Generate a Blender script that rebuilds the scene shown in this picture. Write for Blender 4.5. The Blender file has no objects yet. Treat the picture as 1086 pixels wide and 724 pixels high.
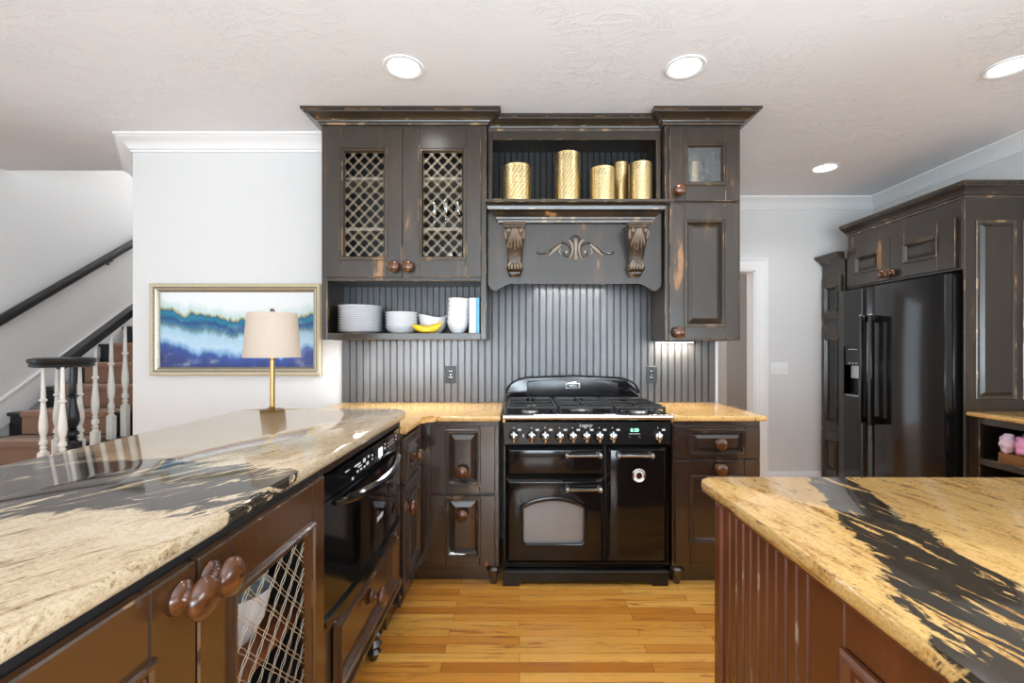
import bpy, bmesh, math, random
from mathutils import Vector, Matrix
random.seed(7)
SC = bpy.context.scene
COL = SC.collection
PI = math.pi

# ------------------------------------------------------------------ camera
H = 1.283                      # eye height; camera looks along +Y, X to the right
F_PX, CX, CY = 490.0, 551.0, 368.0
cam_d = bpy.data.cameras.new('camera')
cam_d.sensor_width = 36.0
cam_d.lens = F_PX / 1086.0 * 36.0
cam_d.shift_x = -(CX - 543.0) / 1086.0
cam_d.shift_y = (CY - 362.0) / 1086.0
cam_d.clip_start = 0.02
cam = bpy.data.objects.new('camera', cam_d)
cam.location = (0, 0, H)
cam.rotation_euler = (PI / 2, 0, 0)
COL.objects.link(cam)
SC.camera = cam

# ------------------------------------------------------------------ light and exposure
SC.view_settings.view_transform = 'Standard'
SC.view_settings.look = 'None'
SC.view_settings.gamma = 1.0
SC.view_settings.use_curve_mapping = False
SC.view_settings.exposure = -0.16
W = bpy.data.worlds.new('sky')
SC.world = W
W.use_nodes = True
W.node_tree.nodes['Background'].inputs[0].default_value = (0.85, 0.93, 1.0, 1)
W.node_tree.nodes['Background'].inputs[1].default_value = 2.6
SC.cycles.max_bounces = 8
SC.cycles.diffuse_bounces = 5
SC.cycles.glossy_bounces = 4
SC.cycles.transmission_bounces = 6
SC.cycles.transparent_max_bounces = 8
SC.cycles.caustics_reflective = False
SC.cycles.caustics_refractive = False
SC.cycles.sample_clamp_indirect = 4.0


def area_light(name, loc, rot, sx, sy, power, color=(1, 1, 1)):
    d = bpy.data.lights.new(name, 'AREA')
    d.shape = 'RECTANGLE'
    d.size, d.size_y = sx, sy
    d.energy = power
    d.color = color
    o = bpy.data.objects.new(name, d)
    o.location = loc
    o.rotation_euler = rot
    COL.objects.link(o)
    return o


# daylight standing in the panes of the windows behind and beside the camera
DAY = (0.83, 0.925, 1.0)
for wx in (-2.6, -0.2, 2.1):
    area_light('daylight', (wx, -4.95, 1.0), (PI / 2 + .55, 0, 0), 2.0, 2.4, 230, DAY)
area_light('daylight', (-4.85, -1.0, 1.0), (PI / 2 + .55, 0, -PI / 2), 2.8, 2.4, 55, DAY)
area_light('daylight', (-4.85, 1.9, 1.0), (PI / 2 + .55, 0, -PI / 2), 1.8, 2.4, 26, DAY)
area_light('daylight', (4.1, 0.2, 1.3), (PI / 2 + .5, 0, PI / 2), 2.4, 2.0, 200, DAY)
area_light('stair_fill', (-3.5, 6.3, 4.0), (math.radians(75), 0, PI), 1.0, 1.2, 62, (.97, .985, 1))  # added lamp that brightens the stairwell; no window is built there
area_light('hall_lamp_light', (1.9, 5.0, 2.5), (0, 0, 0), 0.4, 0.4, 5, (1, 0.97, 0.93))
# added fill light behind the camera, aimed up to brighten the ceiling
area_light('ceiling_fill', (0.4, -1.0, 1.1), (PI - .27, 0, 0), 3.6, 2.2, 225, (.70, .86, 1.0))
CAN_POWER = 22.0

# ------------------------------------------------------------------ mesh helpers


def XYZ(u, v, w):
    return (u, v, w)


def BACK(yp):                    # a face looking at the camera: u = X, v = Z, w out of the wall
    return lambda u, v, w: (u, yp - w, v)


def EAST(xp):                    # a face looking to +X: u = Y, v = Z
    return lambda u, v, w: (xp + w, u, v)


def WEST(xp):                    # a face looking to -X: u = Y, v = Z
    return lambda u, v, w: (xp - w, u, v)


class MB:
    def __init__(s, f=XYZ):
        s.bm = bmesh.new()
        s.f = f

    def V(s, p):
        return s.bm.verts.new(s.f(*p))

    def face(s, vs, mat=0):
        try:
            fc = s.bm.faces.new(vs)
            fc.material_index = mat
            return fc
        except ValueError:
            return None

    def box(s, a, b, bev=0.0, mat=0, emat=None, seg=1):
        x0, y0, z0 = a
        x1, y1, z1 = b
        v = [s.V(p) for p in ((x0, y0, z0), (x1, y0, z0), (x1, y1, z0), (x0, y1, z0),
                              (x0, y0, z1), (x1, y0, z1), (x1, y1, z1), (x0, y1, z1))]
        fs = [s.face([v[i] for i in q], mat) for q in
              ((0, 3, 2, 1), (4, 5, 6, 7), (0, 1, 5, 4), (1, 2, 6, 5), (2, 3, 7, 6), (3, 0, 4, 7))]
        if bev > 0:
            es = list({e for fc in fs for e in fc.edges})
            bmesh.ops.bevel(s.bm, geom=es, offset=bev, segments=seg, affect='EDGES', profile=0.5,
                            material=-1 if emat is None else emat)
        return s

    def prism(s, pts, w0, w1, mat=0, bev=0.0, emat=None, seg=1, cap_edges=False):
        """polygon in (u, v) pushed from w0 to w1"""
        n = len(pts)
        A = [s.V((p[0], p[1], w0)) for p in pts]
        B = [s.V((p[0], p[1], w1)) for p in pts]
        f0 = s.face(A[::-1], mat)
        f1 = s.face(B, mat)
        for i in range(n):
            s.face([A[i], A[(i + 1) % n], B[(i + 1) % n], B[i]], mat)
        if bev > 0:
            es = list(f1.edges) + (list(f0.edges) if cap_edges else [])
            bmesh.ops.bevel(s.bm, geom=es, offset=bev, segments=seg, affect='EDGES', profile=0.5,
                            material=-1 if emat is None else emat)
        return s

    def ring(s, u0, v0, u1, v1, prof, mats=0):
        """mitred frame round a rectangle; prof = [(distance inward, height w)]"""
        loops = []
        for d, w in prof:
            loops.append([s.V(p) for p in ((u0 + d, v0 + d, w), (u1 - d, v0 + d, w),
                                           (u1 - d, v1 - d, w), (u0 + d, v1 - d, w))])
        for k in range(len(loops) - 1):
            m = mats if isinstance(mats, int) else mats[k]
            for i in range(4):
                j = (i + 1) % 4
                s.face([loops[k][i], loops[k][j], loops[k + 1][j], loops[k + 1][i]], m)
        return s

    def frustum(s, u0, v0, u1, v1, w0, w1, slope, mat=0, emat=0):
        """raised panel: sloped border up to a flat field, with its back closed"""
        s.ring(u0, v0, u1, v1, [(0, w0 - .004), (0, w0), (slope, w1)], [mat, emat])
        d = slope
        s.face([s.V(p) for p in ((u0 + d, v0 + d, w1), (u1 - d, v0 + d, w1), (u1 - d, v1 - d, w1), (u0 + d, v1 - d, w1))], mat)
        s.face([s.V(p) for p in ((u0, v0, w0 - .004), (u1, v0, w0 - .004), (u1, v1, w0 - .004), (u0, v1, w0 - .004))], mat)
        return s

    def lathe(s, prof, c=(0, 0, 0), axis='z', n=20, mat=0, mats=None, arc=None, squash=1.0):
        """prof = [(radius, height)] turned about an axis through c, in the local frame"""
        rows = []
        for r, h in prof:
            row = []
            for i in range(n):
                a = 2 * PI * i / n
                x, y = r * math.cos(a), r * math.sin(a) * squash
                if axis == 'z':
                    p = (c[0] + x, c[1] + y, c[2] + h)
                elif axis == 'y':
                    p = (c[0] + x, c[1] + h, c[2] + y)
                else:
                    p = (c[0] + h, c[1] + x, c[2] + y)
                row.append(p)
            if r < 1e-6:
                rows.append([s.V(row[0])])
            else:
                rows.append([s.V(p) for p in row])
        for k in range(len(rows) - 1):
            A, B = rows[k], rows[k + 1]
            m = mat if mats is None else mats[k]
            for i in range(n):
                j = (i + 1) % n
                if len(A) == 1 and len(B) == 1:
                    continue
                if len(A) == 1:
                    s.face([A[0], B[j], B[i]], m)
                elif len(B) == 1:
                    s.face([A[i], A[j], B[0]], m)
                else:
                    s.face([A[i], A[j], B[j], B[i]], m)
        return s

    def tube(s, pts, r, n=8, mat=0, cap=True, flat=1.0):
        """round bar along points; r may be a list"""
        P = [Vector(s.f(*p)) for p in pts]
        rr = r if isinstance(r, (list, tuple)) else [r] * len(P)
        up = None
        rows = []
        for i, p in enumerate(P):
            t = (P[min(i + 1, len(P) - 1)] - P[max(i - 1, 0)]).normalized()
            if up is None:
                up = Vector((0, 0, 1)) if abs(t.z) < .9 else Vector((1, 0, 0))
            a = (up - t * up.dot(t))
            if a.length < 1e-5:
                a = Vector((0, 1, 0)) - t * t.y
            a.normalize()
            b = t.cross(a)
            up = a
            rows.append([s.bm.verts.new(p + (a * math.cos(2 * PI * k / n) + b * flat * math.sin(2 * PI * k / n)) * rr[i]) for k in range(n)])
        for i in range(len(rows) - 1):
            for k in range(n):
                s.face([rows[i][k], rows[i][(k + 1) % n], rows[i + 1][(k + 1) % n], rows[i + 1][k]], mat)
        if cap:
            s.face(rows[0][::-1], mat)
            s.face(rows[-1], mat)
        return s

    def bar(s, p, q, a, b, mat=0):
        """thin square wire between two points of a face, a across and b deep"""
        d = Vector((q[0] - p[0], q[1] - p[1]))
        if d.length < 1e-5:
            return s
        d.normalize()
        nx, ny = -d.y * a / 2, d.x * a / 2
        w = p[2]
        A = [s.V(t) for t in ((p[0] + nx, p[1] + ny, w - b / 2), (p[0] - nx, p[1] - ny, w - b / 2), (p[0] - nx, p[1] - ny, w + b / 2), (p[0] + nx, p[1] + ny, w + b / 2))]
        B = [s.V(t) for t in ((q[0] + nx, q[1] + ny, w - b / 2), (q[0] - nx, q[1] - ny, w - b / 2), (q[0] - nx, q[1] - ny, w + b / 2), (q[0] + nx, q[1] + ny, w + b / 2))]
        for i in range(4):
            s.face([A[i], A[(i + 1) % 4], B[(i + 1) % 4], B[i]], mat)
        return s

    def sweep(s, path, prof, side=1, mats=0, closed=False):
        """moulding along a plan path (x, y) with mitres; prof = [(outward distance, z)]"""
        n = len(path)
        P = [Vector(p) for p in path]
        offs = []
        for i in range(n):
            def nrm(a, b):
                d = (b - a).normalized()
                return Vector((d.y, -d.x)) * side
            if closed or 0 < i < n - 1:
                n1, n2 = nrm(P[i - 1], P[i]), nrm(P[i], P[(i + 1) % n])
                m = n1 + n2
                offs.append(m / max(m.dot(n1), .2))
            elif i == 0:
                offs.append(nrm(P[0], P[1]))
            else:
                offs.append(nrm(P[-2], P[-1]))
        rows = [[s.V((P[i].x + offs[i].x * d, P[i].y + offs[i].y * d, z)) for d, z in prof] for i in range(n)]
        m = len(prof)
        for i in range(n if closed else n - 1):
            a, b = rows[i], rows[(i + 1) % n]
            for k in range(m):
                mt = mats if isinstance(mats, int) else mats[k % len(mats)]
                s.face([a[k], b[k], b[(k + 1) % m], a[(k + 1) % m]], mt)
        if not closed:
            s.face(rows[0], 0)
            s.face(rows[-1][::-1], 0)
        return s

    def add_mesh(s, me, M, mat=0):
        old_v, old_f = set(s.bm.verts), set(s.bm.faces)
        s.bm.from_mesh(me)
        for v in s.bm.verts:
            if v not in old_v:
                v.co = M @ v.co
        for f in s.bm.faces:
            if f not in old_f:
                f.material_index = mat
        return s


def root_loc(o):
    v = Vector((0, 0, 0))
    while o is not None:
        v += Vector(o.location)
        o = o.parent
    return v


def mk(name, mb, mats, parent=None, loc=None, smooth=23):
    """links one mesh built in world coordinates; loc / the parent's place becomes its origin"""
    bm = mb.bm
    bmesh.ops.remove_doubles(bm, verts=bm.verts, dist=2e-5)
    bmesh.ops.recalc_face_normals(bm, faces=bm.faces)
    base = root_loc(parent) if parent is not None else Vector(loc or (0, 0, 0))
    bmesh.ops.translate(bm, verts=bm.verts, vec=-base)
    me = bpy.data.meshes.new(name)
    bm.to_mesh(me)
    bm.free()
    for m in (mats if isinstance(mats, (list, tuple)) else [mats]):
        me.materials.append(m)
    if smooth:
        me.shade_smooth()
        me.set_sharp_from_angle(angle=math.radians(smooth))
    o = bpy.data.objects.new(name, me)
    COL.objects.link(o)
    if parent is not None:
        o.parent = parent
    else:
        o.location = base
    return o


def tag(o, label=None, cat=None, group=None, kind=None):
    if label:
        o['label'] = label
    if cat:
        o['category'] = cat
    if group:
        o['group'] = group
    if kind:
        o['kind'] = kind
    return o


def thing(name, label, cat, loc=(0, 0, 0), group=None):
    o = bpy.data.objects.new(name, None)
    o.empty_display_size = .1
    COL.objects.link(o)
    o.location = loc
    return tag(o, label, cat, group)


def single(name, mb, mats, label, cat, loc, group=None, smooth=35):
    return tag(mk(name, mb, mats, None, loc, smooth), label, cat, group)


def struct(name, mb, mats, smooth=35, loc=(0, 0, 0)):
    return tag(mk(name, mb, mats, None, loc, smooth), kind='structure')


def dup(o, loc, label=None, parent=None):
    c = o.copy()
    COL.objects.link(c)
    if parent is not None:
        c.parent = parent
    else:
        c.location = loc
    if label:
        c['label'] = label
    for ch in list(o.children):
        dup(ch, None, None, c)
    return c


def text_into(mb, s, size, M, mat=0, extrude=.0006, shear=0.0):
    cu = bpy.data.curves.new('lettering', 'FONT')
    cu.body = s
    cu.size = size
    cu.extrude = extrude
    cu.align_x = 'CENTER'
    cu.align_y = 'CENTER'
    cu.shear = shear
    ob = bpy.data.objects.new('lettering', cu)
    COL.objects.link(ob)
    dg = bpy.context.evaluated_depsgraph_get()
    me = bpy.data.meshes.new_from_object(ob.evaluated_get(dg))
    mb.add_mesh(me, M, mat)
    bpy.data.objects.remove(ob)
    bpy.data.curves.remove(cu)
    bpy.data.meshes.remove(me)


# ------------------------------------------------------------------ material helpers
class NT:
    def __init__(s, name):
        s.m = bpy.data.materials.new(name)
        s.m.use_nodes = True
        s.t = s.m.node_tree
        s.b = s.t.nodes['Principled BSDF']
        s.out = s.t.nodes['Material Output']
        s._tc = None

    def node(s, typ, **kw):
        n = s.t.nodes.new(typ)
        for k, v in kw.items():
            setattr(n, k, v)
        return n

    def set(s, sock, val):
        if isinstance(val, bpy.types.NodeSocket):
            s.t.links.new(val, sock)
        elif val is not None:
            if hasattr(sock, 'default_value') and sock.type == 'RGBA' and len(val) == 3:
                val = (*val, 1)
            sock.default_value = val

    def obj(s):
        if s._tc is None:
            s._tc = s.node('ShaderNodeTexCoord')
        return s._tc.outputs['Object']

    def mapping(s, vec, scale=(1, 1, 1), loc=(0, 0, 0), rot=(0, 0, 0)):
        n = s.node('ShaderNodeMapping')
        s.set(n.inputs['Vector'], vec)
        n.inputs['Scale'].default_value = scale
        n.inputs['Location'].default_value = loc
        n.inputs['Rotation'].default_value = rot
        return n.outputs[0]

    def noise(s, vec=None, scale=5.0, detail=4.0, rough=.55, dist=0.0, color=False):
        n = s.node('ShaderNodeTexNoise')
        s.set(n.inputs['Vector'], vec if vec is not None else s.obj())
        n.inputs['Scale'].default_value = scale
        n.inputs['Detail'].default_value = detail
        n.inputs['Roughness'].default_value = rough
        n.inputs['Distortion'].default_value = dist
        return n.outputs['Color' if color else 'Fac']

    def voronoi(s, vec=None, scale=5.0, feature='F1'):
        n = s.node('ShaderNodeTexVoronoi', feature=feature)
        s.set(n.inputs['Vector'], vec if vec is not None else s.obj())
        n.inputs['Scale'].default_value = scale
        return n.outputs['Distance']

    def math(s, op, a, b=None, c=None, clamp=False):
        n = s.node('ShaderNodeMath', operation=op, use_clamp=clamp)
        s.set(n.inputs[0], a)
        if b is not None:
            s.set(n.inputs[1], b)
        if c is not None:
            s.set(n.inputs[2], c)
        return n.outputs[0]

    def smooth(s, x, a, b):
        n = s.node('ShaderNodeMapRange', interpolation_type='SMOOTHSTEP')
        s.set(n.inputs['Value'], x)
        n.inputs['From Min'].default_value = a
        n.inputs['From Max'].default_value = b
        return n.outputs[0]

    def mix(s, fac, a, b):
        n = s.node('ShaderNodeMix', data_type='RGBA')
        s.set(n.inputs[0], fac)
        s.set(n.inputs[6], a)
        s.set(n.inputs[7], b)
        return n.outputs[2]

    def ramp(s, fac, stops, interp='LINEAR'):
        n = s.node('ShaderNodeValToRGB')
        s.set(n.inputs[0], fac)
        cr = n.color_ramp
        cr.interpolation = interp
        while len(cr.elements) < len(stops):
            cr.elements.new(.5)
        for e, (p, c) in zip(cr.elements, stops):
            e.position = p
            e.color = (*c, 1)
        return n.outputs[0]

    def sep(s, vec):
        n = s.node('ShaderNodeSeparateXYZ')
        s.set(n.inputs[0], vec)
        return n.outputs

    def comb(s, x, y, z):
        n = s.node('ShaderNodeCombineXYZ')
        for i, q in enumerate((x, y, z)):
            s.set(n.inputs[i], q)
        return n.outputs[0]

    def bump(s, h, strength=.3, dist=.002):
        n = s.node('ShaderNodeBump')
        s.set(n.inputs['Height'], h)
        n.inputs['Strength'].default_value = strength
        n.inputs['Distance'].default_value = dist
        s.t.links.new(n.outputs[0], s.b.inputs['Normal'])

    def bsdf(s, **kw):
        names = dict(color='Base Color', rough='Roughness', metal='Metallic', spec='Specular IOR Level', ior='IOR',
                     trans='Transmission Weight', coat='Coat Weight', coat_rough='Coat Roughness',
                     emit='Emission Color', emit_s='Emission Strength', sheen='Sheen Weight', alpha='Alpha', sss='Subsurface Weight')
        for k, v in kw.items():
            s.set(s.b.inputs[names[k]], v)
        return s.m


def plain(name, color, rough=.5, metal=0.0, var=.04, scale=30, **kw):
    """one colour with a slight noise in it"""
    n = NT(name)
    f = n.noise(scale=scale, detail=3)
    d = tuple(max(0, c * (1 - var * 2)) for c in color)
    l = tuple(min(1, c * (1 + var * 2)) for c in color)
    n.bsdf(color=n.mix(f, d, l), rough=rough, metal=metal, **kw)
    return n.m


def sr(r, g, b):
    """sRGB 0-255 to linear"""
    return tuple(((c / 255) / 12.92 if c / 255 <= .04045 else ((c / 255 + .055) / 1.055) ** 2.4) for c in (r, g, b))


def painted(name, base, tan, wear=.70, rough=.34, stretch=(9, 9, 2.2), ior=1.5):
    """rubbed-through dark paint"""
    n = NT(name)
    v = n.mapping(n.obj(), scale=stretch)
    a = n.noise(v, scale=1.0, detail=4, rough=.5)
    m = n.smooth(a, wear, wear + .05)
    fine = n.noise(n.mapping(n.obj(), scale=(60, 60, 10)), scale=1, detail=4)
    col = n.mix(fine, tuple(c * .9 for c in base), tuple(c * 1.12 for c in base))
    mott = n.noise(n.mapping(n.obj(), scale=(5, 5, 1.6), loc=(4, 2, 8)), scale=1, detail=4, rough=.6)
    col = n.mix(n.math('MULTIPLY', n.smooth(mott, .5, .72), .5), col, tuple(c * 1.9 for c in base))
    soft = n.smooth(a, wear - .10, wear + .02)
    col = n.mix(n.math('MULTIPLY', soft, .35), col, tuple(b * .6 + t * .25 for b, t in zip(base, tan)))
    col = n.mix(m, col, n.mix(fine, tuple(c * .6 for c in tan), tan))
    n.bsdf(color=col, rough=rough, spec=.5, ior=ior)
    return n.m


TAN = sr(196, 150, 104)
M = {}
M['paint'] = painted('black_rubbed_paint', sr(45, 37, 29), sr(164, 118, 74), .67, .28, ior=1.65)
M['paint_edge'] = painted('black_paint_worn_edge', sr(72, 61, 49), sr(166, 136, 100), .56, .26, (14, 14, 8), 1.65)
M['bead'] = painted('black_beadboard_paint', sr(74, 74, 76), sr(120, 110, 100), .72, .28, (20, 20, 3))
M['inside'] = plain('cabinet_inside_paint', sr(27, 25, 25), .5)
M['glaze_paint'] = painted('glossy_black_paint', sr(50, 38, 31), sr(150, 95, 55), .72, .17, ior=1.9)
M['glaze_floor_tint'] = painted('glossy_paint_floor_reflection', sr(76, 48, 27), sr(150, 95, 55), .74, .17, ior=1.9)  # black paint with the brown reflection of the floor put into its colour
M['glaze_edge'] = painted('glossy_black_worn_edge', sr(58, 44, 36), sr(140, 108, 80), .60, .25, (14, 14, 8))
M['mahogany'] = painted('red_brown_island_stain', sr(104, 58, 33), sr(140, 92, 58), .72, .22, (10, 10, 1.2))
M['mahogany_edge'] = painted('worn_island_edge', sr(116, 74, 58), sr(190, 165, 145), .62, .35, (14, 14, 6))


def wood_knob():
    n = NT('copper_brown_knob_wood')
    g = n.noise(n.mapping(n.obj(), scale=(30, 30, 90)), scale=1, detail=4)
    n.bsdf(color=n.ramp(g, [(.3, sr(60, 33, 17)), (.7, sr(108, 62, 32))]), rough=.22, coat=.5, coat_rough=.1)
    return n.m


M['knob'] = wood_knob()


def wall_mat(name, col, bscale, strength):
    n = NT(name)
    a = n.noise(n.obj(), scale=bscale, detail=6, rough=.6, dist=.6)
    n.bsdf(color=n.mix(a, tuple(c * .97 for c in col), col), rough=.75, spec=.25)
    n.bump(n.smooth(a, .42, .62), strength, .004)
    return n.m


M['wall'] = wall_mat('pale_grey_wall_plaster', sr(223, 222, 221), 7, .12)
M['grey_wall'] = wall_mat('hall_grey_wall', sr(205, 204, 203), 7, .12)


def ceiling_mat():
    n = NT('knockdown_ceiling_plaster')
    v = n.mapping(n.obj(), scale=(3.2, 5.5, 4))
    a = n.noise(v, scale=1.5, detail=7, rough=.62, dist=1.4)
    r = n.smooth(n.math('ABSOLUTE', n.math('SUBTRACT', a, .5)), 0.0, .035)
    gate = n.smooth(n.noise(n.obj(), scale=3.2, detail=2), .42, .6)
    h = n.math('MULTIPLY', n.math('SUBTRACT', 1.0, r), gate)
    h2 = n.math('ADD', h, n.math('MULTIPLY', n.noise(n.obj(), scale=14, detail=5), .5))
    n.bsdf(color=n.mix(a, sr(232, 232, 233), sr(238, 238, 239)), rough=.8, spec=.2)
    n.bump(h2, .35, .006)
    return n.m


M['ceiling'] = ceiling_mat()
M['white_trim'] = plain('white_gloss_trim', sr(240, 240, 240), .35, var=.01)
M['white_baluster'] = plain('cream_white_baluster_paint', sr(246, 243, 236), .4, var=.02)


def floor_mat():
    n = NT('oak_strip_floor')
    v = n.obj()
    b = n.node('ShaderNodeTexBrick', offset=.37, offset_frequency=2, squash=1.0)
    n.set(b.inputs['Vector'], v)
    b.inputs['Color1'].default_value = (0, 0, 0, 1)
    b.inputs['Color2'].default_value = (1, 1, 1, 1)
    b.inputs['Mortar'].default_value = (.5, .5, .5, 1)
    b.inputs['Scale'].default_value = 1.0
    b.inputs['Mortar Size'].default_value = .0009
    b.inputs['Mortar Smooth'].default_value = .3
    b.inputs['Bias'].default_value = 0.0
    b.inputs['Brick Width'].default_value = .85
    b.inputs['Row Height'].default_value = .057
    tone = b.outputs['Color']
    shift = n.comb(n.math('MULTIPLY', tone, 7.0), n.math('MULTIPLY', tone, 3.0), 0.0)
    add = n.node('ShaderNodeVectorMath', operation='ADD')
    n.set(add.inputs[0], v)
    n.set(add.inputs[1], shift)
    gr = n.noise(n.mapping(add.outputs[0], scale=(3.0, 42, 1)), scale=1.0, detail=6, rough=.6, dist=1.3)
    fine = n.noise(n.mapping(add.outputs[0], scale=(9, 260, 1)), scale=1.0, detail=3)
    base = n.ramp(tone, [(0.0, sr(194, 120, 44)), (.45, sr(222, 152, 64)), (1.0, sr(240, 182, 92))])
    dark = n.mix(n.smooth(gr, .52, .68), base, sr(168, 98, 38))
    col = n.mix(n.math('MULTIPLY', n.smooth(fine, .55, .75), .35), dark, sr(150, 86, 34))
    col = n.mix(b.outputs['Fac'], col, sr(110, 60, 24))
    n.bsdf(color=col, rough=n.math('MULTIPLY_ADD', gr, .12, .2), spec=.45)
    n.bump(n.math('SUBTRACT', n.math('MULTIPLY', gr, .3), b.outputs['Fac']), .2, .001)
    return n.m


M['floor'] = floor_mat()


def granite(name, light, mid, brown, streak_rot, river, off=(0, 0, 0), river_cols=(sr(32, 28, 25), sr(72, 62, 50))):
    """polished granite with streaks along one direction and a dark river (function of nodes -> distance, half width)"""
    n = NT(name)
    v0 = n.mapping(n.obj(), loc=off)
    vr = n.mapping(v0, rot=(0, 0, streak_rot))
    st = n.noise(n.mapping(vr, scale=(34, 6, 34)), scale=1, detail=8, rough=.7, dist=1.2)
    big = n.noise(n.mapping(vr, scale=(7, 2.0, 7)), scale=1, detail=4, rough=.55, dist=.8)
    gr = n.noise(v0, scale=150, detail=3, rough=.7)
    t = n.math('ADD', n.math('MULTIPLY', st, .62), n.math('MULTIPLY', big, .38))
    t = n.math('ADD', t, n.math('MULTIPLY', n.math('SUBTRACT', gr, .5), .32))
    col = n.ramp(t, [(.34, brown), (.42, mid), (.50, light), (.56, mid), (.60, light), (.69, brown)])
    vein = n.noise(n.mapping(vr, scale=(46, 8, 46), loc=(3, 1, 7)), scale=1, detail=5, rough=.7, dist=1.5)
    col = n.mix(n.math('MULTIPLY', n.smooth(vein, .56, .68), .8), col, sr(92, 66, 40))
    crys = n.smooth(n.noise(v0, scale=95, detail=2, rough=.6), .68, .74)
    col = n.mix(n.math('MULTIPLY', crys, .6), col, sr(70, 56, 44))
    if river:
        d = river(n, v0)
        wob = n.noise(n.mapping(vr, scale=(9, 4.0, 9), loc=(5, 2, 0)), scale=1, detail=7, rough=.68, dist=1.2)
        d = n.math('ADD', d, n.math('MULTIPLY', n.math('SUBTRACT', wob, .5), 1.9))
        mask = n.math('SUBTRACT', 1.0, n.smooth(d, .86, .98))
        isl = n.smooth(n.noise(n.mapping(vr, scale=(26, 5, 26), loc=(9, 4, 2)), scale=1, detail=7, rough=.66, dist=1.3), .55, .60)
        mask = n.math('MULTIPLY', mask, n.math('SUBTRACT', 1.0, isl))
        dk = n.mix(gr, river_cols[0], river_cols[1])
        col = n.mix(mask, col, dk)
    n.bsdf(color=col, rough=.07, spec=.5, ior=1.5)
    return n.m


def river_island(n, v):
    x, y, z = n.sep(v)
    c = n.math('MULTIPLY_ADD', y, .36, .405)
    hw = n.math('MULTIPLY_ADD', y, -.07, .15)
    return n.math('DIVIDE', n.math('ABSOLUTE', n.math('SUBTRACT', x, c)), hw)


def river_peninsula(n, v):
    x, y, z = n.sep(v)
    c = n.math('MULTIPLY_ADD', x, -.10, .91)
    hw = n.math('MULTIPLY_ADD', x, -.16, .06)
    return n.math('DIVIDE', n.math('ABSOLUTE', n.math('SUBTRACT', y, c)), hw)


M['granite_pen'] = granite('cream_granite_with_black_river', sr(210, 190, 160), sr(182, 157, 122), sr(108, 84, 62), .5, river_peninsula)
M['granite_island'] = granite('gold_granite_with_black_river', sr(228, 188, 122), sr(206, 156, 86), sr(134, 92, 48), -.12, river_island)
M['granite'] = granite('gold_brown_granite', sr(224, 184, 118), sr(204, 154, 84), sr(136, 94, 50), .6, None)

M['enamel'] = plain('black_gloss_enamel', sr(16, 16, 17), .09, spec=.55)
M['enamel_panel'] = plain('black_satin_enamel', sr(26, 26, 27), .2)
M['fridge_black'] = plain('black_gloss_appliance_steel', sr(18, 18, 19), .14, spec=.55)
M['iron'] = plain('cast_iron', sr(30, 30, 31), .5, var=.1)
M['chrome'] = plain('polished_chrome', (.78, .78, .78), .12, 1.0, var=.02)
M['steel'] = plain('brushed_steel', (.5, .49, .48), .3, 1.0)
M['brass'] = plain('aged_brass', sr(168, 132, 80), .28, 1.0, var=.06)
M['bronze'] = plain('dark_bronze_wire', sr(150, 128, 104), .35, 1.0, var=.08)
M['wire'] = plain('pale_bronze_wire', sr(196, 182, 158), .4, .6, var=.08)
M['gold'] = plain('perforated_gold_metal', sr(238, 216, 164), .3, 1.0, var=.05)
M['glass_reflection'] = plain('oven_glass_painted_reflection', sr(150, 151, 153), .22, .35)  # grey of the reflected window light is put into the glass colour
M['black_glass'] = plain('black_glass', sr(10, 10, 11), .05, spec=.6)
M['porcelain'] = plain('white_porcelain', sr(236, 237, 240), .15, var=.01)
M['white_plastic'] = plain('white_plastic', sr(240, 240, 238), .4, var=.01)
M['black_plastic'] = plain('black_plastic', sr(17, 17, 18), .35)
M['cream_print'] = plain('white_print', sr(225, 225, 225), .5, var=.01)
M['black_wood'] = plain('black_stair_paint', sr(26, 27, 30), .3, var=.06)
M['shade'] = plain('oatmeal_linen_shade', sr(194, 177, 161), .85, var=.05, scale=140)


def carpet():
    n = NT('brown_carpet')
    a = n.noise(scale=170, detail=3, rough=.7)
    n.bsdf(color=n.ramp(a, [(.3, sr(120, 86, 68)), (.7, sr(182, 142, 118))]), rough=.95, spec=.1, sheen=.3)
    n.bump(a, .6, .006)
    return n.m


M['carpet'] = carpet()


def emit(name, col, s):
    n = NT(name)
    n.bsdf(color=(.8, .8, .8), emit=col, emit_s=s)
    return n.m


M['lamp_glow'] = emit('can_light_diffuser', (1, .98, .95), 14)
M['strip_glow'] = emit('under_cabinet_diffuser', (1, .93, .8), 9)
M['clock_glow'] = emit('green_clock_digits', (.2, 1, .6), 3)
M['screen_glow'] = emit('white_display_glow', (.9, .95, 1), 1.2)


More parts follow.
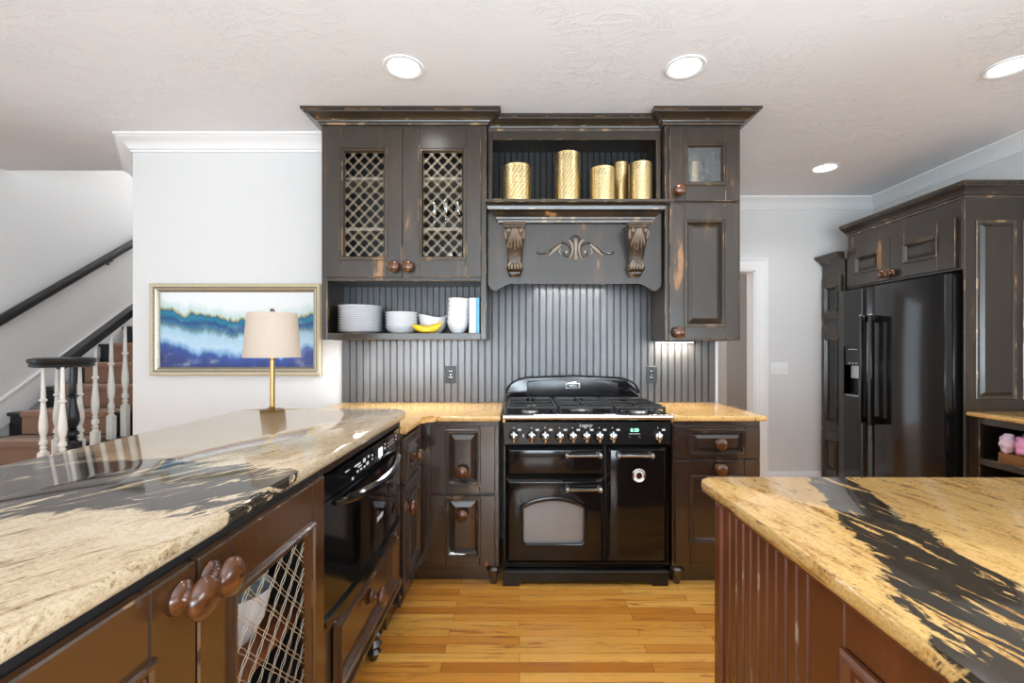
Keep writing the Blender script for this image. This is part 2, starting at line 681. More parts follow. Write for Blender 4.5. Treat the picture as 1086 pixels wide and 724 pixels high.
def pane(name, tint, rough=.02, bumpy=False, fac=.08):
    n = NT(name)
    tr = n.node('ShaderNodeBsdfTransparent')
    tr.inputs[0].default_value = (*tint, 1)
    gl = n.node('ShaderNodeBsdfGlossy')
    gl.inputs['Roughness'].default_value = rough
    fr = n.node('ShaderNodeFresnel')
    fr.inputs[0].default_value = 1.45
    f = n.math('ADD', fr.outputs[0], fac - .04, clamp=True)
    if bumpy:
        b = n.node('ShaderNodeBump')
        b.inputs['Strength'].default_value = .8
        b.inputs['Distance'].default_value = .004
        n.set(b.inputs['Height'], n.voronoi(scale=110))
        n.t.links.new(b.outputs[0], gl.inputs['Normal'])
        sp = n.smooth(n.voronoi(scale=120), .18, .3)
        n.set(tr.inputs[0], n.mix(sp, tuple(c * .55 for c in tint), tint))
    mx = n.node('ShaderNodeMixShader')
    n.set(mx.inputs[0], f)
    n.t.links.new(tr.outputs[0], mx.inputs[1])
    n.t.links.new(gl.outputs[0], mx.inputs[2])
    n.t.links.new(mx.outputs[0], n.out.inputs[0])
    return n.m


M['pane'] = pane('clear_glass_pane', (.96, .97, .97))
M['seeded'] = pane('seeded_glass_pane', (.85, .86, .86), .08, True, .12)
M['crystal'] = pane('clear_stemware_glass', (.9, .92, .92), .03, False, .16)


def art_mat(w, h):
    """abstract watercolour: bands of teal, indigo and pale blue under a white sky; local x 0..w, z 0..h"""
    n = NT('abstract_blue_watercolour')
    x, y, z = n.sep(n.obj())
    u = n.math('DIVIDE', x, w)
    t = n.math('DIVIDE', z, h)
    e = n.math('POWER', n.math('ABSOLUTE', n.math('MULTIPLY_ADD', u, 1.7, -.95)), 2.0)
    t = n.math('SUBTRACT', t, n.math('MULTIPLY', e, .17))
    r1 = n.noise(n.comb(n.math('MULTIPLY', u, 7), n.math('MULTIPLY', t, 1.2), 0), scale=1, detail=6, rough=.6, dist=.4)
    t = n.math('ADD', t, n.math('MULTIPLY', n.math('SUBTRACT', r1, .5), .38))
    drip = n.noise(n.comb(n.math('MULTIPLY', u, 60), n.math('MULTIPLY', t, 3), 4), scale=1, detail=3)
    t2 = n.math('ADD', t, n.math('MULTIPLY', n.math('SUBTRACT', drip, .5), .04))
    col = n.ramp(t2, [(.0, sr(48, 62, 122)), (.13, sr(54, 84, 156)), (.17, sr(120, 165, 205)), (.24, sr(186, 212, 232)),
                      (.38, sr(160, 200, 220)), (.44, sr(92, 128, 140)), (.47, sr(50, 110, 146)), (.52, sr(26, 70, 128)),
                      (.58, sr(26, 128, 158)), (.62, sr(30, 92, 130)), (.645, sr(170, 166, 110)), (.67, sr(190, 214, 214)), (.78, sr(232, 236, 238))])
    w2 = n.noise(n.mapping(n.obj(), scale=(9, 1, 14)), scale=1, detail=5, rough=.6)
    col = n.mix(n.math('MULTIPLY', n.smooth(w2, .5, .8), .35), col, sr(225, 235, 240))
    n.bsdf(color=col, rough=.4)
    return n.m

M['carved'] = painted('carved_brown_bronze', sr(50, 36, 26), sr(140, 114, 86), .6, .28, (30, 30, 30))
M['carved_light'] = plain('rubbed_carving_highlight', sr(118, 102, 84), .32, var=.2)

# ================================================================== THE ROOM
ZC = 2.685


def holed(mb, u0, v0, u1, v1, w0, w1, holes):
    cuts = sorted({u0, u1, *[h[0] for h in holes], *[h[2] for h in holes]})
    for a, b in zip(cuts, cuts[1:]):
        hs = sorted([h for h in holes if h[0] <= a and h[2] >= b], key=lambda h: h[1])
        v = v0
        for h in hs:
            if h[1] > v:
                mb.box((a, v, w0), (b, h[1], w1))
            v = h[3]
        if v < v1:
            mb.box((a, v, w0), (b, v1, w1))
    return mb


struct('floor', MB().box((-4.07, -4.2, -.05), (3.35, 6.6, 0)), M['floor'])
struct('ceiling', MB().box((-4.07, -4.2, ZC), (3.35, 3.67, ZC + .1)).box((-3.03, 3.67, ZC), (3.35, 5.75, ZC + .1))
       .box((-4.07, 3.67, 5.0), (-3.03, 6.6, 5.1)), M['ceiling'])
mb = MB()
mb.prism([(-2.595, 3.10), (1.33, 3.10), (1.33, 4.37), (1.21, 4.37), (1.21, 3.22), (-2.56, 3.22), (-2.93, 3.70), (-2.93, 6.6), (-3.03, 6.6), (-3.03, 3.67)], 0, ZC)
struct('wall_back', mb, M['wall'], 0)
struct('wall_stair', MB().box((-3.03, 3.67, ZC + .1), (-2.93, 6.6, 5.0)).box((-4.07, 6.6, 0), (-2.93, 6.7, 5.0)).box((-4.07, 3.57, ZC + .1), (-3.03, 3.67, 5.0)), M['wall'])
DO = (1.40, 0.0, 2.225, 2.01)
struct('wall_far', holed(MB(BACK(4.37)), 1.33, 0, 3.35, ZC, -.12, 0, [DO]), M['wall'])
struct('wall_hall', MB().box((.9, 5.7, 0), (3.35, 5.75, ZC)), M['grey_wall'])
WL = [(-2.3, .5, .3, 2.4), (1.1, .5, 2.7, 2.4)]
WR = [(-.9, 1.0, 1.3, 2.3)]
WB = [(-3.45, .5, -1.75, 2.4), (-1.05, .5, .65, 2.4), (1.25, .5, 2.95, 2.4)]
struct('wall_left', holed(MB(EAST(-4.07)), -4.2, 0, 3.67, ZC + .1, -.12, 0, WL).box((3.67, 0, -.12), (6.6, 5.0, 0)), M['wall'])
struct('wall_right', holed(MB(WEST(3.35)), -4.2, 0, 5.75, ZC, -.12, 0, WR), M['wall'])
struct('wall_rear', holed(MB(lambda u, v, w: (u, -4.2 + w, v)), -4.07, 0, 3.35, ZC, -.12, 0, WB), M['wall'])
k = 0
for fr, hs in ((EAST(-4.07), WL), (WEST(3.35), WR), (lambda u, v, w: (u, -4.2 + w, v), WB)):
    for h in hs:
        k += 1
        m = MB(fr)
        m.ring(h[0] - .07, h[1] - .07, h[2] + .07, h[3] + .07, [(0, 0), (0, .02), (.06, .025), (.075, .012), (.075, -.06), (.12, -.06), (.12, -.09)])
        mu = (h[0] + h[2]) / 2
        m.box((mu - .02, h[1] + .05, -.085), (mu + .02, h[3] - .05, -.055)).box((h[0] + .05, (h[1] + h[3]) / 2 - .02, -.085), (h[2] - .05, (h[1] + h[3]) / 2 + .02, -.055))
        w = struct('window_%d' % k, m, M['white_trim'])
        mk('window_pane', MB(fr).box((h[0] + .045, h[1] + .045, -.074), (h[2] - .045, h[3] - .045, -.07)), M['pane'], w)

CROWN = [(0, 2.588), (.012, 2.588), (.013, 2.600), (.024, 2.604), (.034, 2.622), (.058, 2.648), (.082, 2.660), (.088, 2.668), (.10, 2.670), (.10, ZC - .0005), (0, ZC - .0005)]
struct('trim_1', MB().sweep([(-3.03, 3.67), (-2.595, 3.0995), (-1.285, 3.0995)], CROWN), M['white_trim'])
struct('trim_2', MB().sweep([(1.335, 4.3695), (3.3495, 4.3695), (3.3495, -4.19)], CROWN), M['white_trim'])
# doorway casing on the far wall
CP = [(0, 0), (0, .012), (.012, .016), (.03, .016), (.04, .022), (.085, .026), (.095, .034), (.11, .034), (.11, 0)]
m = MB(BACK(4.3695))
rows = []
for (u, v, su) in ((DO[0], 0, -1), (DO[0], DO[3], -1), (DO[2], DO[3], 1), (DO[2], 0, 1)):
    rows.append([m.V((u + su * d, v + (d if v > 0 else 0), w)) for d, w in CP])
for i in range(3):
    for q in range(len(CP)):
        m.face([rows[i][q], rows[i + 1][q], rows[i + 1][(q + 1) % len(CP)], rows[i][(q + 1) % len(CP)]])
m.box((DO[0] - .001, 0, -.13), (DO[0] + .012, DO[3], .002)).box((DO[2] - .012, 0, -.13), (DO[2] + .001, DO[3], .002)).box((DO[0], DO[3] - .012, -.13), (DO[2], DO[3] + .001, .002))
struct('door_1', m, M['white_trim'])
# second casing down the hall
m = MB(BACK(5.699))
m.box((2.42, 0, 0), (2.46, 2.12, .034), .004).box((2.46, 0, 0), (2.55, 2.03, .022), .004).box((1.5, 2.03, 0), (2.55, 2.12, .022), .004).box((2.55, 0, -.0), (2.553, 2.12, .012))
struct('trim_3', m, M['white_trim'])
BB = [(0, 0), (.016, 0), (.016, .085), (.010, .105), (.004, .112), (0, .112)]
struct('baseboard_far', MB().sweep([(2.337, 4.3695), (2.84, 4.3695)], BB), M['white_trim'])
struct('baseboard_hall', MB().sweep([(2.56, 5.699), (3.34, 5.699)], BB), M['white_trim'])
struct('baseboard_back', MB().sweep([(-2.595, 3.0995), (-1.25, 3.0995)], BB), M['white_trim'])

# ------------------------------------------------------------------ stairs
RUN, RISE = .265, .183
st = thing('staircase', 'carpeted staircase with black tread ends rising beside the white wall', 'staircase', (-3.5, 2.885, 0))
mb = MB()
cp = MB()
for i in range(11):
    y, z = 2.885 + RUN * i, .216 + RISE * i
    x1 = -2.88 if i == 0 else -3.045
    z0 = max(0, z - RISE * 2) if i else 0
    mb.box((-4.065, y, z0), (x1, y + RUN + .002, z - .03), 0)
    mb.box((-4.065, y - .025, z - .03), (x1 + (.02 if i == 0 else 0), y + RUN, z), .008, seg=2)
    cp.box((-3.95, y - .036, z - .036), (-3.20, y + RUN - .036, z + .012), .011, seg=3)
    cp.box((-3.95, y - .012, z - RISE + .012), (-3.20, y + .002, z - .03))
mk('step_block', mb, M['black_wood'], st)
mk('carpet_runner', cp, M['carpet'], st)
m = MB(EAST(-4.0695))
zt = lambda y: .872 + .69 * (y - 3.6)
m.prism([(2.6, zt(2.6) - .03), (6.4, zt(6.4) - .03), (6.4, zt(6.4)), (2.6, zt(2.6))], 0, .022, 0, .004)
m.prism([(2.6, max(0, zt(2.6) - .3)), (6.4, zt(6.4) - .4), (6.4, zt(6.4) - .03), (2.6, zt(2.6) - .03)], 0, .012)
struct('trim_4', m, M['white_trim'])


def baluster_mesh(x, y, z0, zb, z1, dark=False):
    b = MB()
    r = .036 if dark else .0225
    s = 1.0
    b.box((x - r, y - r, z0), (x + r, y + r, zb - .012), .003)
    L = z1 - zb
    P = [(r * .95, -.012), (r * .8, 0), (r * .55, .012), (r * .95, .03), (r * .6, .045), (r * .7, .06), (r * 1.0, .075), (r * .95, .11),
         (r * .62, .135), (r * .58, .142), (r * .9, .15), (r * .55, .16), (r * .6, .17), (r * .85, .20), (r * 1.05, .27), (r * 1.0, .34),
         (r * .72, .46), (r * .55, .56), (r * .52, .575), (r * .95, .595), (r * .95, .605), (r * .55, .625), (r * .6, .64), (r * .5, .8), (r * .42, 1.0)]
    k = L / 1.0
    b.lathe([(a, h * k if h > 0 else h) for a, h in P], (x, y, zb), n=16)
    return b


rl = thing('stair_railing', 'black handrail ending in a round volute over white turned balusters', 'railing', (-3.0, 3.1, .216))
m = MB().lathe([(0, 1.150), (.150, 1.150), (.165, 1.158), (.158, 1.170), (.168, 1.182), (.172, 1.195), (.165, 1.208), (.13, 1.214), (.05, 1.216), (0, 1.216)], (-3.075, 3.11, 0), n=40)
rz = lambda y: 1.185 + .71 * (y - 3.15)
for hw, za, zb_ in ((.030, -.03, .012), (.036, .012, .034)):
    q = []
    for yy in (3.12, 5.6):
        q.append([m.V(p) for p in ((-3.10 - hw, yy, rz(yy) + za), (-3.10 + hw, yy, rz(yy) + za), (-3.10 + hw * .9, yy, rz(yy) + zb_), (-3.10 - hw * .9, yy, rz(yy) + zb_))])
    for i in range(4):
        m.face([q[0][i], q[0][(i + 1) % 4], q[1][(i + 1) % 4], q[1][i]])
    m.face(q[0])
    m.face(q[1])
mk('handrail', m, M['black_wood'], rl)
o = mk('newel_post', baluster_mesh(-3.0, 3.10, .216, .66, 1.152, True), M['black_wood'], rl)
for (bx, by, z0, zb) in ((-3.154, 3.06, .216, .60), (-2.972, 3.005, .216, .60), (-3.187, 3.185, .40, .66), (-3.045, 3.20, .40, .66)):
    mk('baluster', baluster_mesh(bx, by, z0, zb, 1.152), M['white_baluster'], rl)
for (by, z0, zb) in ((3.376, .40, .68), (3.508, .583, .775), (3.632, .583, .84), (3.80, .765, .96), (3.93, .765, 1.05)):
    mk('baluster', baluster_mesh(-3.10, by, z0, zb, rz(by) - .03), M['white_baluster'], rl)
m = MB()
wz = lambda y: 1.50 + .71 * (y - 3.57)
m.tube([(-3.995, y, wz(y)) for y in (2.9, 3.5, 4.2, 5.8)], .036, 12)
wr = thing('wall_handrail', 'black handrail climbing the white stair wall on small brackets', 'handrail', (-4.06, 2.9, wz(2.9)))
mk('rail', m, M['black_wood'], wr)
for y in (3.2, 4.56, 5.6):
    mk('bracket', MB().tube([(-4.069, y, wz(y) - .075), (-4.03, y, wz(y) - .075), (-3.995, y, wz(y) - .03)], .008, 8).box((-4.0695, y - .02, wz(y) - .11), (-4.062, y + .02, wz(y) - .04), .003), M['black_wood'], wr)

# ================================================================== CABINET BUILDERS
PE = [M['paint'], M['paint_edge']]
GE = [M['glaze_paint'], M['glaze_edge']]


def front_mb(fr, u0, v0, u1, v1, a0, b0, a1, b1, th=.02, kind='raised', ed=.003):
    """door or drawer front: rails and stiles, worn bolection moulding, then a raised / flat / no panel"""
    m = MB(fr)
    m.box((u0, v0, .0005), (a0, v1, th), ed, 0, 1).box((a1, v0, .0005), (u1, v1, th), ed, 0, 1)
    m.box((a0, v0, .0005), (a1, b0, th), ed, 0, 1).box((a0, b1, .0005), (a1, v1, th), ed, 0, 1)
    m.ring(a0 - .006, b0 - .006, a1 + .006, b1 + .006,
           [(0, th - .001), (0, th + .006), (.004, th + .010), (.010, th + .010), (.013, th + .004), (.018, th + .004), (.022, th - .002), (.028, th - .010), (.028, .002)],
           [0, 1, 0, 0, 1, 0, 0, 0])
    if kind == 'raised':
        m.frustum(a0 + .022, b0 + .022, a1 - .022, b1 - .022, th - .012, th + .002, min(.026, (a1 - a0) * .16, (b1 - b0) * .16), 0, 0)
    elif kind == 'flat':
        m.box((a0 + .02, b0 + .02, .002), (a1 - .02, b1 - .02, th - .010))
    return m


KNOB = [(0, 0), (.024, 0), (.027, .004), (.025, .009), (.015, .013), (.011, .018), (.012, .024), (.022, .028), (.032, .034), (.0345, .040), (.032, .046), (.024, .052), (.012, .056), (0, .057)]


def knob(fr, u, v, w, parent, s=1.0):
    return mk('knob', MB(fr).lathe([(r * s, h * s) for r, h in KNOB], (u, v, w), n=24), M['knob'], parent, smooth=50)


def beads(m, u0, u1, v0, v1, w, pitch=.045, dep=.006, g=.006, mat=0, gmat=0):
    """beaded boards: flats with V grooves, pushed up along v"""
    pr = [(u0, w)]
    n = max(1, round((u1 - u0) / pitch))
    p = (u1 - u0) / n
    for i in range(1, n):
        c = u0 + p * i
        pr += [(c - g, w), (c - g * .55, w - dep), (c - g * .25, w - dep), (c, w - dep * .2), (c + g * .3, w - dep), (c + g * .6, w - dep), (c + g, w)]
    pr += [(u1, w)]
    A = [m.V((u, v0, q)) for u, q in pr]
    B = [m.V((u, v1, q)) for u, q in pr]
    for i in range(len(pr) - 1):
        m.face([A[i], A[i + 1], B[i + 1], B[i]], gmat if pr[i][1] < w or pr[i + 1][1] < w else mat)
    return m


def lattice(m, a0, b0, a1, b1, w, step, gap, a, ang=1.0, wave=0.0):
    """pairs of crossing wires clipped to the opening"""
    W_, H_ = a1 - a0, b1 - b0
    for sgn in (1, -1):
        c = -H_ / ang
        while c < W_ + H_ / ang:
            for off in (-gap / 2, gap / 2):
                # u = a0 + c + off + sgn*(v - b0)/ang  (sgn -1 starts from the far end)
                us = c + off if sgn > 0 else W_ - (c + off)
                # clip v range
                t0, t1 = 0.0, H_
                du = sgn / ang
                if du > 0:
                    t0 = max(t0, (0 - us) / du)
                    t1 = min(t1, (W_ - us) / du)
                else:
                    t0 = max(t0, (W_ - us) / du)
                    t1 = min(t1, (0 - us) / du)
                if t1 - t0 > .004:
                    p = (a0 + us + du * t0, b0 + t0, w + sgn * a * .4)
                    q = (a0 + us + du * t1, b0 + t1, w + sgn * a * .4)
                    if wave:
                        L = math.hypot(q[0] - p[0], q[1] - p[1])
                        nn = max(2, int(L / .008))
                        pts = [(p[0] + (q[0] - p[0]) * k / nn + wave * math.sin(k * 1.5), p[1] + (q[1] - p[1]) * k / nn, w + sgn * wave * math.cos(k * 1.5)) for k in range(nn + 1)]
                        m.tube(pts, a / 2, 5)
                    else:
                        m.bar(p, q, a, a)
            c += step
    return m


def cornice(path, z0, z1, pj, side=1):
    h = z1 - z0
    P = [(0, 0), (.12, 0), (.14, .16), (.24, .20), (.27, .30), (.40, .36), (.62, .56), (.84, .66), (.86, .78), (1, .80), (1, 1), (0, 1)]
    m = MB()
    m.sweep(path, [(d * pj, z0 + q * h) for d, q in P], side, [0, 1, 0, 0, 1, 0, 0, 0, 1, 0, 0, 0])
    return m


# ================================================================== UPPER CABINETS ON THE BACK WALL
YU = 2.77
fu = BACK(YU)
DEP = -(3.085 - YU)
# ---- glass-front cabinet over the open plate shelf
cb = thing('wall_cabinet', 'wide black wall cabinet with two wire lattice doors over an open plate shelf', 'cabinet', (-.69, 2.93, 1.328))
m = MB(fu)
L0, L1 = -1.187, -.199
m.box((L0, 1.328, DEP), (L0 + .018, 2.611, -.02)).box((L1 - .018, 1.328, DEP), (L1, 2.611, -.02))
m.box((L0 + .018, 2.593, DEP), (L1 - .018, 2.611, -.02)).box((L0 + .018, 1.345, DEP), (L1 - .018, 1.366, -.02)).box((L0 + .018, 1.682, DEP), (L1 - .018, 1.700, -.02))
m.box((L0, 1.328, -.02), (-1.153, 2.611, 0), .003, 0, 1).box((-.232, 1.328, -.02), (L1, 2.611, 0), .003, 0, 1)
m.box((-1.153, 1.328, -.02), (-.232, 1.368, 0), .003, 0, 1).box((-1.153, 1.679, -.02), (-.232, 1.703, 0), .003, 0, 1).box((-1.153, 2.58, -.02), (-.232, 2.611, 0), .003, 0, 1)
mk('carcass', m, PE, cb)
m = MB(fu)
beads(m, L0 + .018, L1 - .018, 1.366, 1.682, DEP + .006, .040, .005, .005)
mk('back_panel', m, M['bead'], cb)
mk('back_board', MB(fu).box((L0 + .018, 1.700, DEP), (L1 - .018, 2.593, DEP + .006)), M['inside'], cb)
for z in (1.995, 2.305):
    mk('inner_shelf', MB(fu).box((L0 + .02, z, DEP + .01), (L1 - .02, z + .02, -.06), .002), plain('worn_inner_shelf', sr(124, 114, 102), .5, var=.12), cb)
mk('cornice', cornice([(L0, 3.085), (L0, YU), (L1, YU), (L1, 2.84)], 2.611, ZC - .001, .088), PE, cb)
for (u0, u1, a0, a1, ku) in ((-1.159, -.700, -1.064, -.790, -.741), (-.696, -.230, -.596, -.321, -.658)):
    d = mk('door', front_mb(fu, u0, 1.700, u1, 2.586, a0, 1.805, a1, 2.465, .02, 'open'), PE, cb)
    lt = MB(fu)
    lattice(lt, a0 + .018, 1.823, a1 - .018, 2.447, .008, .067, .0105, .0014, 1.05)
    mk('wire_lattice', lt, M['wire'], d, smooth=0)
    knob(fu, ku, 1.758, .02, d)

# ---- tall narrow cabinet
R0, R1 = .872, 1.323
cb = thing('wall_cabinet', 'tall narrow black wall cabinet with a small glazed door above a long panelled door', 'cabinet', (1.097, 2.93, 1.323))
m = MB(fu)
m.box((R0, 1.323, DEP), (R0 + .018, 2.611, -.02)).box((R1 - .018, 1.323, DEP), (R1, 2.611, -.02)).box((R0 + .018, 2.593, DEP), (R1 - .018, 2.611, -.02))
m.box((R0 + .018, 1.345, DEP), (R1 - .018, 1.366, -.02)).box((R0 + .018, 2.135, DEP), (R1 - .018, 2.153, -.02)).box((R0 + .018, 1.366, DEP), (R1 - .018, 2.593, DEP + .006))
m.box((R0, 1.323, -.02), (R0 + .03, 2.611, 0), .003, 0, 1).box((R1 - .03, 1.323, -.02), (R1, 2.611, 0), .003, 0, 1)
for za, zb in ((1.323, 1.35), (2.128, 2.16), (2.58, 2.611)):
    m.box((R0 + .03, za, -.02), (R1 - .03, zb, 0), .003, 0, 1)
mk('carcass', m, PE, cb)
mk('cornice', cornice([(R0, 2.84), (R0, YU), (R1, YU), (R1, 3.085)], 2.611, ZC - .001, .088), PE, cb)
d = mk('door', front_mb(fu, .893, 2.153, 1.306, 2.590, .9865, 2.250, 1.2267, 2.498, .02, 'open'), PE, cb)
mk('glass_pane', MB(fu).box((1.0, 2.264, .003), (1.213, 2.484, .007)), M['seeded'], d)
knob(fu, .944, 2.211, .02, d)
d = mk('door', front_mb(fu, .893, 1.335, 1.306, 2.138, .9836, 1.407, 1.2215, 2.04), PE, cb)
knob(fu, .938, 1.370, .02, d)

# ---- range hood between them
YH = 2.835
fh = BACK(YH)
hd = thing('range_hood', 'black mantel range hood with display niche, scalloped apron and carved corbels', 'range hood', (.3365, 2.95, 1.625))
DH = -(3.085 - YH)
m = MB(fh)
X0, X1 = -.194, .867
m.box((X0, 2.137, DH), (X0 + .018, 2.60, -.02)).box((X1 - .018, 2.137, DH), (X1, 2.60, -.02)).box((X0 + .018, 2.58, DH), (X1 - .018, 2.60, -.02))
m.box((X0, 2.137, -.02), (-.166, 2.61, 0), .003, 0, 1).box((.839, 2.137, -.02), (X1, 2.61, 0), .003, 0, 1).box((-.166, 2.556, -.02), (.839, 2.61, 0), .003, 0, 1)
m.box((X0, 1.70, DH), (X0 + .018, 2.118, -.02)).box((X1 - .018, 1.70, DH), (X1, 2.118, -.02)).box((X0 + .018, 1.70, DH), (X1 - .018, 1.72, -.03))
mk('hood_box', m, PE, hd)
m = MB(fh)
beads(m, X0 + .018, X1 - .018, 2.137, 2.58, DH + .006, .040, .005, .005)
mk('niche_back', m, M['inside'], hd)
m = MB()
m.prism([(-.200, 2.655), (.886, 2.655), (.886, 2.742), (.866, 2.742), (.866, 3.085), (-.193, 3.085), (-.193, 2.742), (-.200, 2.742)], 2.118, 2.1365, 0, .004, 1, 1, True)
mk('mantel_shelf', m, PE, hd)
m = MB()
m.sweep([(-.122, 2.816), (-.122, 2.795), (.795, 2.795), (.795, 2.816)],
        [(0, 2.035), (.008, 2.035), (.010, 2.048), (.018, 2.052), (.022, 2.064), (.044, 2.088), (.066, 2.098), (.068, 2.106), (.071, 2.1175), (0, 2.1175)], 1, [0, 1, 0, 1, 0, 0, 1, 0, 0, 0])
mk('mantel_moulding', m, PE, hd)
half = [(X0, 1.662), (-.180, 1.640), (-.160, 1.626), (-.140, 1.626), (-.118, 1.640), (-.098, 1.656), (-.078, 1.666), (-.055, 1.670)]
bot = half + [(.673 - a, b) for a, b in half[::-1]]
m = MB(fh)
m.prism([(X0, 2.117)] + bot + [(X1, 2.117)], 0, .02, 0, .003, 1)
mk('apron', m, PE, hd)
mk('cornice', cornice([(X0, YH), (X1, YH)], 2.605, ZC - .002, .070), PE, hd)


def corbel(cx):
    m = MB(fh)
    w0 = .0205
    rows = [(1.983, .125, .056), (1.965, .128, .058), (1.935, .118, .056), (1.90, .100, .052), (1.86, .080, .048), (1.82, .064, .045), (1.785, .056, .044),
            (1.770, .066, .049), (1.755, .072, .051), (1.742, .064, .048), (1.736, .050, .042), (1.732, .054, .042), (1.722, .052, .041), (1.716, .046, .034), (1.706, .040, .032)]
    R = []
    for z, d, hw in rows:
        c = min(.012, hw * .3)
        R.append([m.V(p) for p in ((cx - hw, z, w0), (cx - hw, z, w0 + d - c), (cx - hw + c, z, w0 + d), (cx + hw - c, z, w0 + d), (cx + hw, z, w0 + d - c), (cx + hw, z, w0))])
    for a, b in zip(R, R[1:]):
        for i in range(6):
            m.face([a[i], a[(i + 1) % 6], b[(i + 1) % 6], b[i]], 0)
    m.face(R[0])
    m.face(R[-1])
    m.box((cx - .060, 1.983, w0), (cx + .060, 1.998, w0 + .132), .003, 0, 1).box((cx - .067, 1.998, w0), (cx + .067, 2.012, w0 + .142), .004, 0, 1)
    dep = lambda z: next((d1 + (d0 - d1) * (z - z1) / (z0 - z1) for (z0, d0, _), (z1, d1, _) in zip(rows, rows[1:]) if z1 <= z <= z0), .05) + w0
    for k, sp in enumerate((-1, -.55, 0, .55, 1)):          # acanthus ribs
        zz = [1.975, 1.95, 1.925, 1.90, 1.878 - .02 * (1 - abs(sp))]
        us = [cx + sp * .010, cx + sp * .016, cx + sp * .026, cx + sp * .036, cx + sp * .040]
        m.tube([(u, z, dep(z) - .001) for u, z in zip(us, zz)], [.004, .0065, .008, .0065, .003], 8, 2)
    for sg in (-1, 1):
        m.tube([(cx + sg * .050, 1.972, dep(1.972) - .010), (cx + sg * .053, 1.945, dep(1.945) - .01), (cx + sg * .050, 1.925, dep(1.925) - .01), (cx + sg * .044, 1.918, dep(1.918) - .004)], [.006, .010, .009, .004], 8, 2)
        m.lathe([(0, -.006), (.010, -.004), (.012, .002), (.006, .009), (0, .010)], (cx + sg * .036, 1.962, dep(1.962)), n=12, mat=2)
        m.tube([(cx + sg * .012, 1.80, dep(1.80)), (cx + sg * .03, 1.785, dep(1.785) + .004), (cx + sg * .042, 1.765, dep(1.765))], [.003, .007, .005], 8, 2)
    for u in (-.034, -.018, 0, .018, .034):
        m.tube([(cx + u * .7, 1.788, dep(1.785) + .002), (cx + u, 1.768, dep(1.768) + .001), (cx + u, 1.748, dep(1.748))], [.003, .007, .005], 8, 2)
    return m


for cx in (-.028, .697):
    mk('corbel', corbel(cx), [M['carved'], M['carved_light'], M['carved_light']], hd)
m = MB(fh)
K = .0705 / 150.5 * (1 / 1.0)      # crop pixel to metre
ox, oz = .341, 1.884
K = 1 / 12.07 / 173.5
pt = lambda x, y, w=.024, sg=1: (ox + sg * (x - 540) * K, oz + (250 - y) * K, w)
for sg in (1, -1):
    A = [(655, 305), (678, 285), (695, 310), (680, 345), (645, 355), (608, 325), (600, 260), (635, 200), (700, 178), (770, 208), (830, 258), (890, 298), (960, 322), (1010, 318), (1028, 300), (1015, 288)]
    m.tube([pt(x, y, .024, sg) for x, y in A], [.003, .004, .004, .004, .0045, .005, .0055, .006, .006, .006, .0055, .005, .0045, .004, .004, .004], 8, 0)
    m.tube([pt(x, y, .026, sg) for x, y in ((722, 200), (765, 240), (820, 285), (878, 345))], [.004, .009, .010, .003], 8, 1)
    m.tube([pt(x, y, .026, sg) for x, y in ((650, 140), (612, 160), (588, 200), (580, 260), (590, 320), (620, 380))], [.003, .008, .008, .007, .005, .003], 8, 1)
    m.tube([pt(x, y, .025, sg) for x, y in ((735, 250), (750, 300), (725, 330))], [.003, .006, .003], 8, 1)
    m.lathe([(0, 0), (.010, 0), (.008, .008), (0, .010)], pt(660, 295, .02, sg), n=12, mat=1)
m.tube([pt(540 + 55 * math.sin(a), 135 - 45 * math.cos(a), .025) for a in [(-.75 + 1.5 * i / 12) * PI for i in range(13)]], .005, 8, 0)
m.tube([pt(540, 140, .026), pt(540, 200, .027), pt(540, 300, .026), pt(540, 350, .024)], [.012, .011, .008, .004], 10, 1)
m.tube([pt(540, 330, .025), pt(540, 370, .027), pt(540, 402, .024)], [.004, .015, .008], 10, 1)
mk('carved_scroll', m, [M['carved'], plain('pale_rubbed_scroll', sr(150, 137, 120), .35, var=.15)], hd)

# ---- beadboard backsplash
m = MB(BACK(3.0995))
m.box((-1.180, .915, 0), (1.308, 1.32, .002))
beads(m, -1.180, 1.308, .915, 2.0, .012, .0452, .007, .0065)
m.box((-1.186, .915, 0), (-1.178, 1.325, .014))
single('backsplash', m, M['bead'], 'dark beadboard backsplash running along the wall behind the black range', 'backsplash', (.06, 3.09, .915))

# ---- outlets and switches


def outlet(u, v, label):
    t = thing('power_outlet', label, 'outlet', (u, 3.085, v - .057), 'black outlets on the beadboard')
    f = BACK(3.0872)
    mk('cover_plate', MB(f).box((u - .035, v - .057, 0), (u + .035, v + .057, .006), .003), M['black_plastic'], t)
    m = MB(f)
    for s in (-1, 1):
        m.lathe([(0, .006), (.0165, .006), (.0165, .0085), (.015, .009), (0, .009)], (u, v + s * .021, 0), n=20)
        m.box((u - .008, v + s * .021 - .003, .009), (u - .005, v + s * .021 + .006, .0096), mat=1).box((u + .005, v + s * .021 - .003, .009), (u + .008, v + s * .021 + .006, .0096), mat=1)
    m.lathe([(0, .006), (.004, .006), (.003, .0075), (0, .008)], (u, v, 0), n=10, mat=1)
    mk('receptacle', m, [M['enamel_panel'], M['cream_print']], t)


